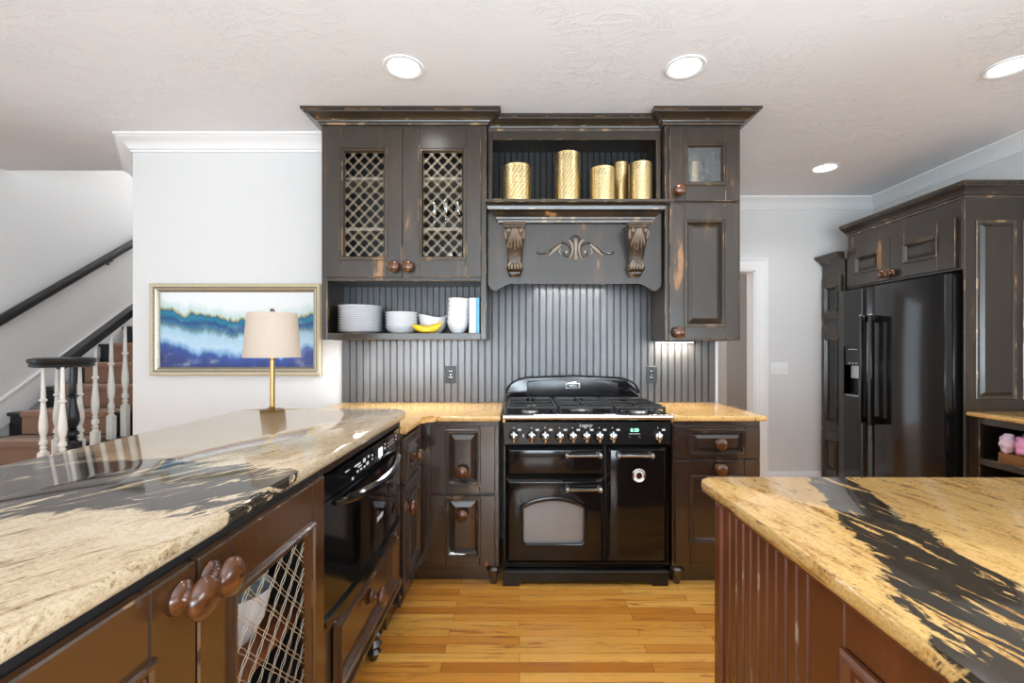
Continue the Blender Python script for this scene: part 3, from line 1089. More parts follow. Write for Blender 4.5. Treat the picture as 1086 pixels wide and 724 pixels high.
outlet((478 - 551) / 158.7, H + (368 - 397) / 158.7, 'black outlet on the beadboard under the open plate shelf')
outlet((691 - 551) / 158.7, H + (368 - 397) / 158.7, 'black outlet on the beadboard below the tall narrow cabinet')
u, v = (827 - 551) * 4.36 / 490, H - 23 * 4.36 / 490
t = thing('light_switch', 'white triple light switch plate on the far wall beside the doorway', 'switch', (u, 4.365, v - .06))
f = BACK(4.3695)
mk('cover_plate', MB(f).box((u - .085, v - .06, 0), (u + .085, v + .06, .006), .003), M['white_plastic'], t)
for du in (-.046, 0, .046):
    mk('toggle', MB(f).box((u + du - .006, v - .010, .006), (u + du + .006, v + .014, .016), .003), M['white_plastic'], t)

# ================================================================== BASE CABINETS ON THE BACK WALL
YB = 2.50
fb = BACK(YB)


def bun_foot(x, y, top, s=1.0):
    return MB().lathe([(0, 0), (.017 * s, 0), (.019 * s, .012), (.024 * s, top * .42), (.036 * s, top * .62), (.038 * s, top * .72), (.030 * s, top * .82), (.024 * s, top * .86), (.034 * s, top * .93), (.034 * s, top), (0, top)], (x, y, 0), n=20)


def case(m, u0, u1, v0, v1, d):
    """carcass with a face frame: closed box behind, frame in front"""
    m.box((u0, v0, -d), (u1, v1, -.003))
    m.box((u0, v0, -.003), (u1, v1, 0), .002, 0, 1)
    return m


cb = thing('base_cabinet', 'black two-drawer base cabinet tucked in the corner beside the range', 'cabinet', (-.30, 2.78, 0))
m = MB(fb)
case(m, -.540, -.112, .115, .883, .58)
m.box((-.60, 0, -.5), (-.112, .115, -.055)).box((-.545, .100, -.01), (-.112, .118, .006), .004, 0, 1)
mk('carcass', m, GE, cb)
for (v0, v1, b0, b1, kv) in ((.499, .864, .540, .836, .618), (.108, .484, .160, .474, .388)):
    d = mk('drawer', front_mb(fb, -.478, v0, -.132, v1, -.394, b0, -.214, b1), GE, cb)
    knob(fb, -.306, kv, .012, d)
mk('foot', bun_foot(-.142, YB + .02, .112), M['glaze_paint'], cb)

cb = thing('base_cabinet', 'black base cabinet with one drawer over a panelled door, standing before the doorway', 'cabinet', (1.06, 2.78, 0))
m = MB(fb)
case(m, .826, 1.300, .115, .883, .58)
m.box((.826, 0, -.5), (1.300, .115, -.045)).box((.826, .098, -.01), (1.300, .118, .006), .004, 0, 1)
mk('carcass', m, GE, cb)
d = mk('drawer', front_mb(fb, .838, .685, 1.292, .858, .912, .704, 1.212, .838), GE, cb)
knob(fb, 1.071, .768, .014, d)
d = mk('door', front_mb(fb, .838, .112, 1.292, .675, .917, .235, 1.207, .590, .02, 'flat'), GE, cb)
knob(fb, 1.071, .634, .02, d)
mk('foot', bun_foot(.856, YB + .02, .112), M['glaze_paint'], cb)
mk('foot', bun_foot(1.262, YB + .02, .112), M['glaze_paint'], cb)

# ---- corner cabinet on the peninsula side
XL = -.545
fl = EAST(XL)
cb = thing('base_cabinet', 'black corner base cabinet with a small drawer over a door, beyond the microwave drawer', 'cabinet', (-.85, 2.3, 0))
m = MB(fl)
case(m, 2.095, 2.496, .115, .883, .55)
m.box((2.095, 0, -.5), (2.56, .115, -.06)).box((2.095, .098, -.01), (2.49, .118, .006), .004, 0, 1)
mk('carcass', m, GE, cb)
d = mk('drawer', front_mb(fl, 2.105, .655, 2.462, .862, 2.165, .705, 2.405, .822), GE, cb)
knob(fl, 2.29, .745, .012, d)
d = mk('door', front_mb(fl, 2.105, .15, 2.462, .645, 2.185, .225, 2.395, .565), GE, cb)
knob(fl, 2.135, .545, .014, d)

# ---- microwave drawer and its cabinet in the peninsula
XP = -.54
fp = EAST(XP)
cb = thing('base_cabinet', 'black cabinet with a wide bottom drawer and turned feet, built around the microwave drawer', 'cabinet', (-.85, 1.66, 0))
m = MB(fp)
m.box((1.245, .225, -.5), (1.262, .955, 0), .002, 0, 1).box((2.072, .225, -.5), (2.088, .955, 0), .002, 0, 1)
m.box((1.262, .930, -.5), (2.072, .955, 0), .002, 0, 1).box((1.262, .225, -.5), (2.072, .520, -.002))
m.box((1.262, .955, -.5), (2.072, .957, -.03)).box((1.25, 0, -.45), (2.085, .225, -.16))
m.box((1.262, .49, -.01), (2.072, .522, .006), .003, 0, 1)
m.box((1.240, .215, -.03), (2.095, .240, .012), .005, 0, 1).box((1.245, .240, -.02), (2.09, .256, .006), .004, 0, 1).box((1.245, .195, -.03), (2.09, .215, .002), .004, 0, 1)
mk('carcass', m, GE, cb)
d = mk('drawer', front_mb(fp, 1.33, .262, 2.0, .488, 1.352, .284, 1.978, .466, .012, 'flat'), [M['glaze_floor_tint'], M['glaze_edge']], cb)
knob(fp, 1.665, .385, .006, d)
for yy in (1.33, 1.90):
    m = MB().lathe([(0, 0), (.016, 0), (.022, .02), (.030, .032), (.018, .045), (.034, .065), (.020, .085), (.036, .11), (.022, .135), (.036, .16), (.03, .18), (.036, .195), (0, .195)], (-.60, yy, 0), n=20)
    mk('foot', m, M['glaze_paint'], cb)

mw = thing('microwave_drawer', 'black built-in microwave drawer with curved scoop handle and lit control strip', 'microwave', (-.80, 1.66, .53))
fm = EAST(-.535)
bow = lambda y: .030 * (1 - ((y - 1.66) / .405) ** 2)
ys = [1.262 + (2.066 - 1.262) * i / 20 for i in range(21)]


def bowed(m, v0, v1, base, extra=0.0, mat=0, back=-.04):
    A = [[m.V((y, v, base + bow(y) * .6 + extra)) for y in ys] for v in (v0, v1)]
    B = [[m.V((y, v, back)) for y in ys] for v in (v0, v1)]
    for i in range(20):
        m.face([A[0][i], A[0][i + 1], A[1][i + 1], A[1][i]], mat)
        m.face([A[1][i], A[1][i + 1], B[1][i + 1], B[1][i]], mat)
        m.face([A[0][i], A[0][i + 1], B[0][i + 1], B[0][i]], mat)
        m.face([B[0][i], B[0][i + 1], B[1][i + 1], B[1][i]], mat)
    for i in (0, 20):
        m.face([A[0][i], A[1][i], B[1][i], B[0][i]], mat)
    return m


mk('oven_box', MB(fm).box((1.264, .530, -.45), (2.070, .928, -.045), .002), M['enamel'], mw)
m = bowed(MB(fm), .857, .924, -.006)
o = mk('control_panel', m, M['enamel'], mw)
m = MB(fm)
w = lambda y: bow(y) * .6 - .0055
m.box((1.715, .872, w(1.73)), (1.76, .905, w(1.73) + .0015), mat=1)
for (y, z, a, b) in ((1.50, .902, .05, .005), (1.52, .892, .03, .004), (1.50, .880, .012, .006), (1.53, .880, .012, .006), (1.56, .880, .012, .006), (1.59, .884, .02, .01), (1.56, .902, .02, .012), (1.60, .905, .01, .008),
                     (1.64, .886, .008, .006), (1.64, .900, .008, .006), (1.80, .890, .012, .008), (1.80, .905, .008, .006), (1.735, .866, .02, .003),
                     (1.85, .885, .006, .003), (1.88, .885, .006, .003), (1.91, .885, .006, .003), (1.94, .885, .006, .003), (1.85, .897, .006, .003), (1.88, .897, .006, .003), (1.91, .897, .006, .003), (1.94, .897, .006, .003), (2.0, .90, .006, .006), (2.0, .885, .006, .006), (1.42, .903, .03, .003), (1.46, .868, .01, .008)):
    m.box((y - a / 2, z - b / 2, w(y) - .001), (y + a / 2, z + b / 2, w(y) + .001))
mk('control_marking', m, [M['cream_print'], M['screen_glow']], o, smooth=0)
m = bowed(MB(fm), .532, .853, -.004)
# window set into the drawer face
d = mk('drawer_front', m, M['enamel'], mw)
m = bowed(MB(fm), .60, .80, -.003, back=-.02)
mk('window_glass', m, M['black_glass'], d) if False else None
m = MB(fm)
g = [y for y in ys if 1.45 <= y <= 1.96]
for a, b in zip(g, g[1:]):
    m.face([m.V(p) for p in ((a, .60, bow(a) * .6 - .0025), (b, .60, bow(b) * .6 - .0025), (b, .775, bow(b) * .6 - .0025), (a, .775, bow(a) * .6 - .0025))])
mk('window_glass', m, M['black_glass'], d)
m = MB(fm)
text_into(m, 'SHARP', .024, Matrix.Translation((-.535 + bow(1.72) * .6 - .001, 1.72, .652)) @ Matrix.Rotation(PI / 2, 4, 'Z') @ Matrix.Rotation(PI / 2, 4, 'X'))
mk('maker_lettering', m, M['cream_print'], d, smooth=0)
m = MB(fm)
hp = [1.33 + .66 * i / 14 for i in range(15)]
m.tube([(y, .835 - .02 * math.sin(PI * i / 14), -.004 + bow(y) * .6 + .045 * math.sin(PI * i / 14) ** .7) for i, y in enumerate(hp)], [.008 + .010 * math.sin(PI * i / 14) ** .5 for i in range(15)], 12)
mk('handle', m, M['enamel'], mw)
m = MB(fm)
for z0, z1, e in ((.516, .530, .010), (.500, .514, .004), (.486, .498, -.002)):
    bowed(m, z0, z1, -.004, e)
mk('bottom_trim', m, M['enamel'], mw)

# ---- peninsula cabinet with mesh doors
cb = thing('base_cabinet', 'black peninsula cabinet with painted brown floor reflection, wire mesh doors and paired mushroom knobs', 'cabinet', (-.85, .45, 0))
m = MB(fp)
m.box((-.38, .10, -.5), (-.36, .955, -.02)).box((1.222, .10, -.5), (1.240, .955, -.02)).box((-.36, .10, -.5), (1.222, .12, -.02)).box((-.36, .935, -.5), (1.222, .955, -.02)).box((-.36, .12, -.5), (1.222, .935, -.485))
m.box((-.38, .10, -.02), (-.36, .955, 0)).box((1.222, .10, -.02), (1.240, .955, 0)).box((-.36, .10, -.02), (1.222, .13, 0)).box((-.36, .935, -.02), (1.222, .955, 0)).box((.72, .13, -.02), (.78, .935, -.001))
m.box((-.38, 0, -.5), (1.240, .10, -.06))
mk('carcass', m, [M['inside'], M['paint_edge']], cb)
mk('inner_shelf', MB(fp).box((-.36, .585, -.48), (1.222, .605, -.03)), plain('red_brown_shelf_wood', sr(120, 66, 40), .4, var=.12, scale=12), cb)
BE = [M['glaze_floor_tint'], M['glaze_edge']]
for (u0, u1, a0, a1, ku) in ((.750, 1.232, .832, 1.160, .772), (.28, .744, .355, .650, .706)):
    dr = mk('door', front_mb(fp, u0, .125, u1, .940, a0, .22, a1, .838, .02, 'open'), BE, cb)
    if ku > .75:
        lt = MB(fp)
        lattice(lt, a0 + .02, .24, a1 - .02, .818, .008, .062, .012, .0018, 1.0, .0008)
        mk('wire_mesh', lt, M['wire'], dr)
    else:
        lt = MB(fp)
        lt.box((a0 + .02, .24, .004), (a1 - .02, .818, .009))
        mk('door_panel', lt, M['glaze_floor_tint'], dr)
    knob(fp, ku, .900, .02, dr, .95)
# things behind the mesh
m = MB().lathe([(0, 0), (.035, 0), (.04, .006), (.066, .05), (.078, .115), (.080, .12), (.075, .118), (.062, .052), (.03, .012), (0, .010)], (-.66, 1.065, .6055), n=32)
single('white_bowl', m, M['porcelain'], 'white bowl kept behind the wire mesh of the peninsula door', 'bowl', (-.66, 1.065, .6055))

# ================================================================== COUNTERTOPS


def arc(cx, cy, r, a0, a1, n=8):
    return [(cx + r * math.cos(math.radians(a0 + (a1 - a0) * i / n)), cy + r * math.sin(math.radians(a0 + (a1 - a0) * i / n))) for i in range(n + 1)]


def slab(name, pts, z0, z1, mat, label, loc):
    m = MB()
    m.prism(pts, z0, z1, 0, .011, None, 4, True)
    return single(name, m, mat, label, 'countertop', loc)


slab('countertop', [(-.525, -.4)] + arc(-.625, 2.12, .10, 0, 90) + arc(-1.22, 2.12, .10, 90, 170) + [(-1.295, 1.6), (-1.275, -.4)], .958, .988, M['granite_pen'],
     'raised cream granite peninsula counter crossed by a black vein, with the lamp on it', (0, 0, .958))
slab('countertop', [(-.102, 2.475), (-.102, 3.084), (-1.19, 3.084), (-1.19, 2.11), (-.515, 2.11)] + arc(-.455, 2.415, .06, 180, 90), .884, .914, M['granite'],
     'gold granite counter turning the corner between the range and the raised peninsula', (0, 0, .884))
slab('countertop', [(.824, 2.475), (1.325, 2.475), (1.325, 2.52), (1.315, 3.084), (.824, 3.084)], .884, .914, M['granite'],
     'small gold granite counter on the cabinet between the range and the doorway', (0, 0, .884))
slab('countertop', [(.508, -.45), (1.85, -.45), (1.85, 1.315)] + arc(.535, 1.288, .027, 90, 180, 5), .884, .914, M['granite_island'],
     'gold granite island counter with a broad black river running through it', (0, 0, .884))

# ================================================================== ISLAND
fi = WEST(.545)
isl = thing('kitchen_island', 'red-brown beadboard kitchen island with a worn corner post under gold and black granite', 'island', (1.2, .4, 0))
m = MB(fi)
m.box((-.40, 0, -1.2), (1.275, .883, -.012))
m.box((-.40, .0, -.012), (.845, .10, .004), .004, 0, 1).box((.845, 0, -.012), (1.24, .10, -.002), .003, 0, 1)
m.box((-.40, .858, -.012), (1.275, .883, .010), .004, 0, 1)
m.box((.775, .10, -.012), (.838, .858, 0), .003, 0, 1)
m.box((-.40, .10, -.012), (.20, .858, 0)).box((.20, .78, -.012), (.775, .858, 0), .003, 0, 1).box((.20, .10, -.012), (.775, .17, 0), .003, 0, 1)
mk('island_body', m, [M['mahogany'], M['mahogany_edge']], isl)
m = MB(fi)
m.box((1.238, 0, -.014), (1.282, .858, .006), .006, 0, 1)
mk('corner_post', m, [M['mahogany'], M['mahogany_edge']], isl)
m = MB(fi)
beads(m, .838, 1.238, .10, .858, -.002, .036, .005, .0055, 0, 1)
mk('beadboard', m, [M['mahogany'], M['mahogany_edge']], isl)
m = MB(fi)
m.ring(.20, .17, .775, .78, [(0, 0), (0, .008), (.006, .012), (.014, .012), (.02, .004), (.03, .004), (.036, -.002), (.045, -.008)], [0, 1, 1, 0, 0, 1, 0])
m.frustum(.235, .205, .74, .745, -.012, .006, .03, 0, 0)
mk('side_panel', m, [M['mahogany'], M['mahogany_edge']], isl)

# ================================================================== RANGE
rg = thing('range_cooker', 'black enamel range cooker with three doors, chrome rail and rounded splashback', 'range', (.363, 2.78, 0))
RX0, RX1 = -.090, .816
YR = 2.505
fr = BACK(YR)
mk('oven_body', MB(fr).box((RX0, .09, -.56), (RX1, .900, -.022), .004), M['enamel'], rg)
m = MB(BACK(2.478))
m.prism([(RX0, 0), (-.002, 0), (.012, .030), (.70, .030), (.715, 0), (.800, 0), (.800, .082), (RX0, .082)], -.03, 0, 0, .004)
m.box((RX0, .070, 0), (.800, .0825, .006), .004)
mk('plinth', m, M['enamel_panel'], rg)
mk('plinth_recess', MB(fr).box((RX0 + .01, .084, -.05), (RX1 - .02, .112, -.012), .003), M['enamel'], rg)


def oven_door(name, u0, v0, u1, v1, hole=None):
    m = MB(fr)
    b = .020
    if hole is None:
        m.ring(u0, v0, u1, v1, [(0, -.02), (0, .004), (.004, .008), (b, .024), (b + .003, .025)])
        m.face([m.V(p) for p in ((u0 + b + .003, v0 + b + .003, .025), (u1 - b - .003, v0 + b + .003, .025), (u1 - b - .003, v1 - b - .003, .025), (u0 + b + .003, v1 - b - .003, .025))])
    else:
        m.ring(u0, v0, u1, v1, [(0, -.02), (0, .004), (.004, .008), (b, .024), (b + .003, .025)])
        a = u0 + b + .003
        e = u1 - b - .003
        lo, hi = v0 + b + .003, v1 - b - .003
        n = len(hole)
        O = [m.V((p[0], p[1], .025)) for p in hole]
        I = [m.V((p[0], p[1], .006)) for p in hole]
        bm = m.bm
        outer = [m.V(p) for p in ((a, lo, .025), (e, lo, .025), (e, hi, .025), (a, hi, .025))]
        es = [bm.edges.new((outer[i], outer[(i + 1) % 4])) for i in range(4)]
        es += [bm.edges.new((O[i], O[(i + 1) % n])) for i in range(n)]
        bmesh.ops.triangle_fill(bm, use_beauty=True, edges=es)
        for i in range(n):
            m.face([O[i], O[(i + 1) % n], I[(i + 1) % n], I[i]])
    return mk(name, m, M['enamel_panel'] if False else M['enamel'], rg, smooth=20)


def coil_handle(u0, u1, v, parent):
    m = MB(fr)
    n = 60
    m.tube([(u0 + (u1 - u0) * i / n, v, .062) for i in range(n + 1)], [.0085 + .0022 * math.sin(i * PI / 2.0) for i in range(n + 1)], 12, 0)
    for s, u in ((-1, u0), (1, u1)):
        m.tube([(u, v + .004, .020), (u, v + .006, .045), (u, v, .062)], [.012, .008, .012], 12, 1)
        m.lathe([(0, -.008), (.012, -.007), (.015, 0), (.012, .007), (0, .008)], (u + s * .004, v, .062), 'x', 14, 1)
    return mk('handle', m, [M['chrome'], M['steel']], parent)


g = oven_door('grill_door', -.077, .588, .457, .750)
coil_handle(.255, .425, .708, g)
AR = [(.032, .225), (.020, .240), (.020, .420)] + [(.020 + .325 * t, .420 + .042 * math.sin(PI * t) ** .8 if 0 < t < 1 else .420) for t in [i / 14 for i in range(1, 14)]] + [(.345, .420), (.345, .240), (.333, .225)]
g = oven_door('oven_door', -.077, .118, .457, .578, AR)
coil_handle(.255, .425, .528, g)
cx_, cy_ = .1825, .34
grow = lambda s: [(cx_ + (x - cx_) * (1 + s / .16), cy_ + (y - cy_) * (1 + s / .115)) for x, y in AR]
m = MB(fr)
o1, o2, o3 = grow(.018), grow(.008), grow(-.002)
L = [[m.V((p[0], p[1], w_)) for p in q] for q, w_ in ((o1, .0245), (o1, .030), (o2, .034), (o3, .030), (o3, .012))]
for a, b in zip(L, L[1:]):
    for i in range(len(AR)):
        m.face([a[i], a[(i + 1) % len(AR)], b[(i + 1) % len(AR)], b[i]])
mk('window_frame', m, M['enamel'], g, smooth=50)
m = MB(fr)
m.face([m.V((p[0], p[1], .010)) for p in AR])
m.face([m.V((p[0], p[1], .008)) for p in AR][::-1])
mk('window_glass', m, M['glass_reflection'], g)
g = oven_door('tall_oven_door', .469, .118, .798, .750)
coil_handle(.528, .700, .708, g)
m = MB(fr)
bu, bv = .640, H - 134.5 / 195.6
m.lathe([(0, .025), (.037, .025), (.037, .031), (.033, .034), (.029, .031), (.027, .030)], (bu, bv, 0), n=32, mat=0)
m.lathe([(.027, .030), (.018, .0305), (.016, .033)], (bu, bv, 0), n=32, mat=1)
m.lathe([(.016, .033), (.012, .034), (0, .0345)], (bu, bv, 0), n=32, mat=2)
m.box((bu - .008, bv - .0015, .034), (bu + .008, bv + .0015, .036), mat=3)
mk('round_badge', m, [M['chrome'], M['cream_print'], M['enamel'], plain('red_badge_dot', sr(190, 50, 40), .4)], g)

fc = BACK(2.482)
m = MB(fc)
m.box((RX0, .757, -.045), (RX1, .886, 0), .006)
cpn = mk('control_panel', m, M['enamel_panel'], rg)
kn = [(x / 4.936 + 510) for x in (172, 265, 335, 412, 480, 550, 618, 688, 926)]
prt = MB(fc)
for px in kn:
    u = (px - 551) / 197.4
    m = MB(fc)
    v = .808
    m.lathe([(0, 0), (.026, 0), (.027, .006), (.023, .012), (.020, .014)], (u, v, 0), n=28, mat=1)
    m.lathe([(.020, .014), (.019, .026), (.012, .030), (0, .031)], (u, v, 0), n=28)
    m.tube([(u, v + .026, .030), (u, v + .010, .036), (u, v - .012, .038), (u, v - .028, .032)], [.005, .009, .011, .008], 10, 0)
    mk('control_knob', m, [M['chrome'], M['enamel']], cpn, smooth=45)
    prt.box((u + .022, v + .026, .0), (u + .040, v + .036, .0008), mat=0)
    prt.lathe([(0, 0), (.003, 0), (.003, .001), (0, .001)], (u, v + .042, 0), n=8)
    if px > 690:
        pass
u = (555 - 551) / 197.4
prt.box((u - .003, .800, 0), (u + .003, .816, .004), mat=0)
text_into(prt, 'Legacy', .026, Matrix.Translation(((621 - 551) / 197.4, 2.4815, .8635)) @ Matrix.Rotation(PI / 2, 4, 'X'), 0, .0004, .35)
mk('panel_marking', prt, M['cream_print'], cpn, smooth=0)
m = MB(fc)
u = (673 - 551) / 197.4
m.box((u - .030, .820, 0), (u + .030, .852, .002), .001, 0)
text_into(m, '8:30', .026, Matrix.Translation((u, 2.4795, .837)) @ Matrix.Rotation(PI / 2, 4, 'X'), 1, .0004)
m.box((u - .030, .817, 0), (u + .030, .819, .002), mat=2)
mk('clock_display', m, [M['black_glass'], M['clock_glow'], M['cream_print']], cpn, smooth=0)
for du in (-.026, .026):
    mk('clock_button', MB(fc).lathe([(0, 0), (.008, 0), (.008, .006), (.006, .010), (0, .010)], (u + du, .799, 0), n=14), M['chrome'], cpn)

m = MB()
m.tube([(RX0 + .006, 2.437, .914), (RX1 - .010, 2.437, .914)], .0145, 16)
rail = mk('towel_rail', m, M['chrome'], rg)
for u in (RX0 + .008, RX1 - .012):
    m = MB().box((u - .009, 2.428, .882), (u + .009, 2.484, .926), .004)
    mk('rail_bracket', m, M['brass'], rail)
m = MB()
m.box((RX0 - .004, 2.470, .888), (RX1 + .004, 3.03, .918), .010, seg=3)
m.box((RX0 + .02, 2.50, .918), (RX1 - .02, 3.01, .921), .002)
mk('hob', m, M['enamel'], rg)
bur = [(.06, 2.60, .034), (.06, 2.88, .045), (.363, 2.74, .06), (.665, 2.60, .045), (.665, 2.88, .034)]
for (x, y, r) in bur:
    m = MB()
    m.lathe([(0, .921), (r + .012, .921), (r + .010, .930), (r, .932), (r, .936), (r * .95, .942), (0, .943)], (x, y, 0), n=28, mats=[1, 1, 1, 0, 0, 0])
    mk('burner', m, [M['iron'], M['steel']], rg)
for (xa, xb) in ((RX0 + .02, .205), (.215, .511), (.521, RX1 - .02)):
    m = MB()
    zb, zt_ = .945, .960
    m.box((xa, 2.515, zb), (xb, 2.530, zt_), .003).box((xa, 2.985, zb), (xb, 3.0, zt_), .003)
    m.box((xa, 2.53, zb), (xa + .013, 2.985, zt_), .003).box((xb - .013, 2.53, zb), (xb, 2.985, zt_), .003)
    xm = (xa + xb) / 2
    m.box((xa + .013, 2.75, zb), (xb - .013, 2.764, zt_), .003)
    for yc in ((2.60, 2.88) if xb - xa < .296 else (2.64, 2.86)):
        m.box((xm - .006, yc - .085, zb), (xm + .006, yc - .025, zt_ + .004), .002).box((xm - .006, yc + .025, zb), (xm + .006, yc + .085, zt_ + .004), .002)
        m.box((xa + .01, yc - .006, zb), (xm - .025, yc + .006, zt_ + .004), .002).box((xm + .025, yc - .006, zb), (xb - .01, yc + .006, zt_ + .004), .002)
    for x in (xa + .006, xb - .006):
        for y in (2.522, 2.992):
            m.lathe([(.007, .920), (.008, .945)], (x, y, 0), n=8)
    mk('grate', m, M['iron'], rg)
fg = BACK(3.045)
GP = [(-.086, .915)] + [(-.086 + .17 * (1 - math.cos(a)), .985 + .10 * math.sin(a)) for a in [PI / 2 * i / 10 for i in range(11)]] + \
     [(.363, 1.096)] + [(.812 - .17 * (1 - math.cos(a)), .985 + .10 * math.sin(a)) for a in [PI / 2 * i / 10 for i in range(10, -1, -1)]] + [(.812, .915)]
# the splashback measured narrower at its back plane
GP = [(.349 + (x - .363) * .97, z) for x, z in GP]
m = MB(fg)
m.prism(GP, -.035, .012, 0, .012, None, 4)
m.tube([(x, z - .002, .012) for x, z in GP[1:-1]], .0055, 8)
sp = mk('splashback', m, M['enamel'], rg)
m = MB(fg)
pts = [(.055, .955), (.643, .955), (.650, .962), (.650, 1.045), (.640, 1.058), (.52, 1.066), (.349, 1.070), (.178, 1.066), (.058, 1.058), (.048, 1.045), (.048, .962)]
m.prism(pts, .011, .018, 0, .006, None, 3)
mk('splashback_panel', m, M['enamel_panel'], sp)
m = MB(fg)
c = (.349, 1.030)
m.box((c[0] - .046, c[1] - .018, .017), (c[0] + .046, c[1] + .018, .0215), .004, 0, seg=2)
m.box((c[0] - .040, c[1] - .0125, .0215), (c[0] + .040, c[1] + .0125, .0222), mat=1)
m.box((c[0] - .022, c[1] + .018, .017), (c[0] + .022, c[1] + .024, .0212), .002, 0)
text_into(m, 'AGA', .026, Matrix.Translation((c[0], 3.0225, c[1] - .001)) @ Matrix.Rotation(PI / 2, 4, 'X'), 0, .0006)
mk('badge', m, [M['chrome'], M['enamel']], sp, smooth=0)

# ================================================================== FRIDGE WALL
YF0, YF1 = 3.020, 4.035
XF = 2.780
ff = WEST(XF)
fg_ = thing('refrigerator', 'black side-by-side refrigerator with a water dispenser and long bar handles', 'refrigerator', (3.05, 3.53, 0))
m = MB(ff)
m.box((YF0 + .004, .02, -.545), (YF1 - .004, 1.752, -.062), .004)
m.box((YF0 + .03, 0, -.5), (YF1 - .03, .02, -.09))
mk('fridge_body', m, M['fridge_black'], fg_)
YS = 3.63
right = mk('fridge_door', MB(ff).box((YF0, .06, -.058), (YS - .004, 1.766, 0), .012, seg=3), M['fridge_black'], fg_)
m = MB(ff)
holed(m, YS + .004, .06, YF1, 1.766, -.058, -.006, [(3.765, .870, 3.955, 1.285)])
m.ring(YS + .004, .06, YF1, 1.766, [(0, -.006), (.004, -.002), (.010, 0)])
holed(m, YS + .014, .07, YF1 - .010, 1.756, -.006, 0, [(3.765, .870, 3.955, 1.285)])
left = mk('fridge_door', m, M['fridge_black'], fg_)
m = MB(ff)
m.ring(3.757, .862, 3.963, 1.293, [(0, 0), (0, .004), (.008, .004), (.008, -.05)], 0)
m.box((3.765, .870, -.056), (3.955, 1.285, -.05)).box((3.767, 1.13, -.05), (3.953, 1.283, -.004), .003)
m.box((3.775, .873, -.05), (3.945, .885, .006), .003, 1)
m.box((3.80, 1.02, -.05), (3.92, 1.13, -.03), .004, 1)
for y in (3.82, 3.86, 3.90):
    m.box((y - .008, 1.145, -.004), (y + .008, 1.153, -.0025), mat=2)
m.box((3.81, 1.262, -.004), (3.91, 1.268, -.003), mat=2)
mk('water_dispenser', m, [M['black_plastic'], M['steel'], M['cream_print']], left)
for d, y in ((right, YS - .050), (left, YS + .050)):
    m = MB(ff)
    m.box((y - .016, .68, .048), (y + .016, 1.535, .072), .008, 0, seg=3)
    m.box((y - .014, .685, 0), (y + .014, .73, .05), .005).box((y - .014, 1.485, 0), (y + .014, 1.53, .05), .005)
    m.box((y - .0145, 1.525, .05), (y + .0145, 1.540, .070), .004, 1)
    mk('handle', m, [M['fridge_black'], M['steel']], d)
m = MB(ff).box((YF0 + .02, 1.752, -.12), (YF0 + .08, 1.772, -.055), .004)
mk('hinge_cover', m, M['black_plastic'], fg_)

XO = 2.88
fo = WEST(XO)
cb = thing('refrigerator_cabinet', 'tall dark cabinet surround with two small panelled doors above the refrigerator', 'cabinet', (3.1, 3.5, 0))
m = MB(fo)
m.box((2.990, 0, -.465), (3.006, 2.247, 0), .003, 0, 1)
m.box((3.006, 1.79, -.465), (4.045, 2.247, -.003)).box((3.006, 1.79, -.003), (4.045, 2.247, 0), .002, 0, 1)
m.box((4.040, 0, -.465), (4.055, 2.247, 0), .003, 0, 1)
mk('carcass', m, PE, cb)
m = MB(BACK(2.990))
m.ring(2.950, .945, 3.215, 2.105, [(0, 0), (0, .004), (.006, .008), (.014, .006), (.022, .002), (.03, .002)], [0, 1, 1, 0, 0])
m.frustum(2.975, .97, 3.19, 2.08, .0, .016, .022, 0, 0)
mk('end_panel', m, PE, cb)
m = MB(BACK(2.990))
m.ring(3.255, .945, 3.345, 2.105, [(0, 0), (0, .004), (.006, .008), (.014, .006), (.022, .002), (.03, .002)], [0, 1, 1, 0, 0])
mk('end_panel', m, PE, cb)
mk('cornice', cornice([(XO, 4.055), (XO, 2.990), (3.345, 2.990)], 2.247, 2.338, .078, 1), PE, cb)
for (u0, u1, a0, a1, ku) in ((3.036, 3.572, 3.165, 3.440, 3.545), (3.578, 4.036, 3.68, 3.93, 3.605)):
    d = mk('door', front_mb(fo, u0, 1.805, u1, 2.135, a0, 1.905, a1, 2.045), PE, cb)
    knob(fo, ku, 1.852, .02, d)

XN = 2.855
fn = WEST(XN)
cb = thing('pantry_cabinet', 'narrow dark pantry cabinet with glazed doors between the refrigerator and the far wall', 'cabinet', (3.1, 4.2, 0))
m = MB(fn)
m.box((4.060, 0, -.48), (4.075, 2.06, -.02)).box((4.345, 0, -.48), (4.360, 2.06, -.02)).box((4.075, .0, -.48), (4.345, 2.06, -.46)).box((4.075, 2.04, -.46), (4.345, 2.06, -.02)).box((4.075, 0, -.46), (4.345, .10, -.02))
for z in (.52, .86, 1.20, 1.48, 1.53, 1.80):
    m.box((4.075, z, -.46), (4.345, z + .016, -.03))
m.box((4.060, 0, -.02), (4.085, 2.06, 0), .003, 0, 1).box((4.335, 0, -.02), (4.360, 2.06, 0), .003, 0, 1)
for a, b in ((0, .12), (.50, .54), (1.47, 1.55), (1.92, 2.06)):
    m.box((4.085, a, -.02), (4.335, b, 0), .003, 0, 1)
mk('carcass', m, PE, cb)
mk('cornice', cornice([(XN, 4.058), (XN, 4.362)], 2.045, 2.125, .075, -1), PE, cb)
for (v0, v1, b0, b1, kd) in ((1.545, 1.925, 1.60, 1.835, 1), (.535, 1.475, .60, 1.36, 1), (.115, .505, .16, .44, 0)):
    d = mk('door', front_mb(fn, 4.082, v0, 4.338, v1, 4.125, b0, 4.290, b1, .018, 'open' if kd else 'raised'), PE, cb)
    if kd:
        mk('glass_pane', MB(fn).box((4.14, b0 + .015, .003), (4.275, b1 - .015, .006)), M['pane'], d)

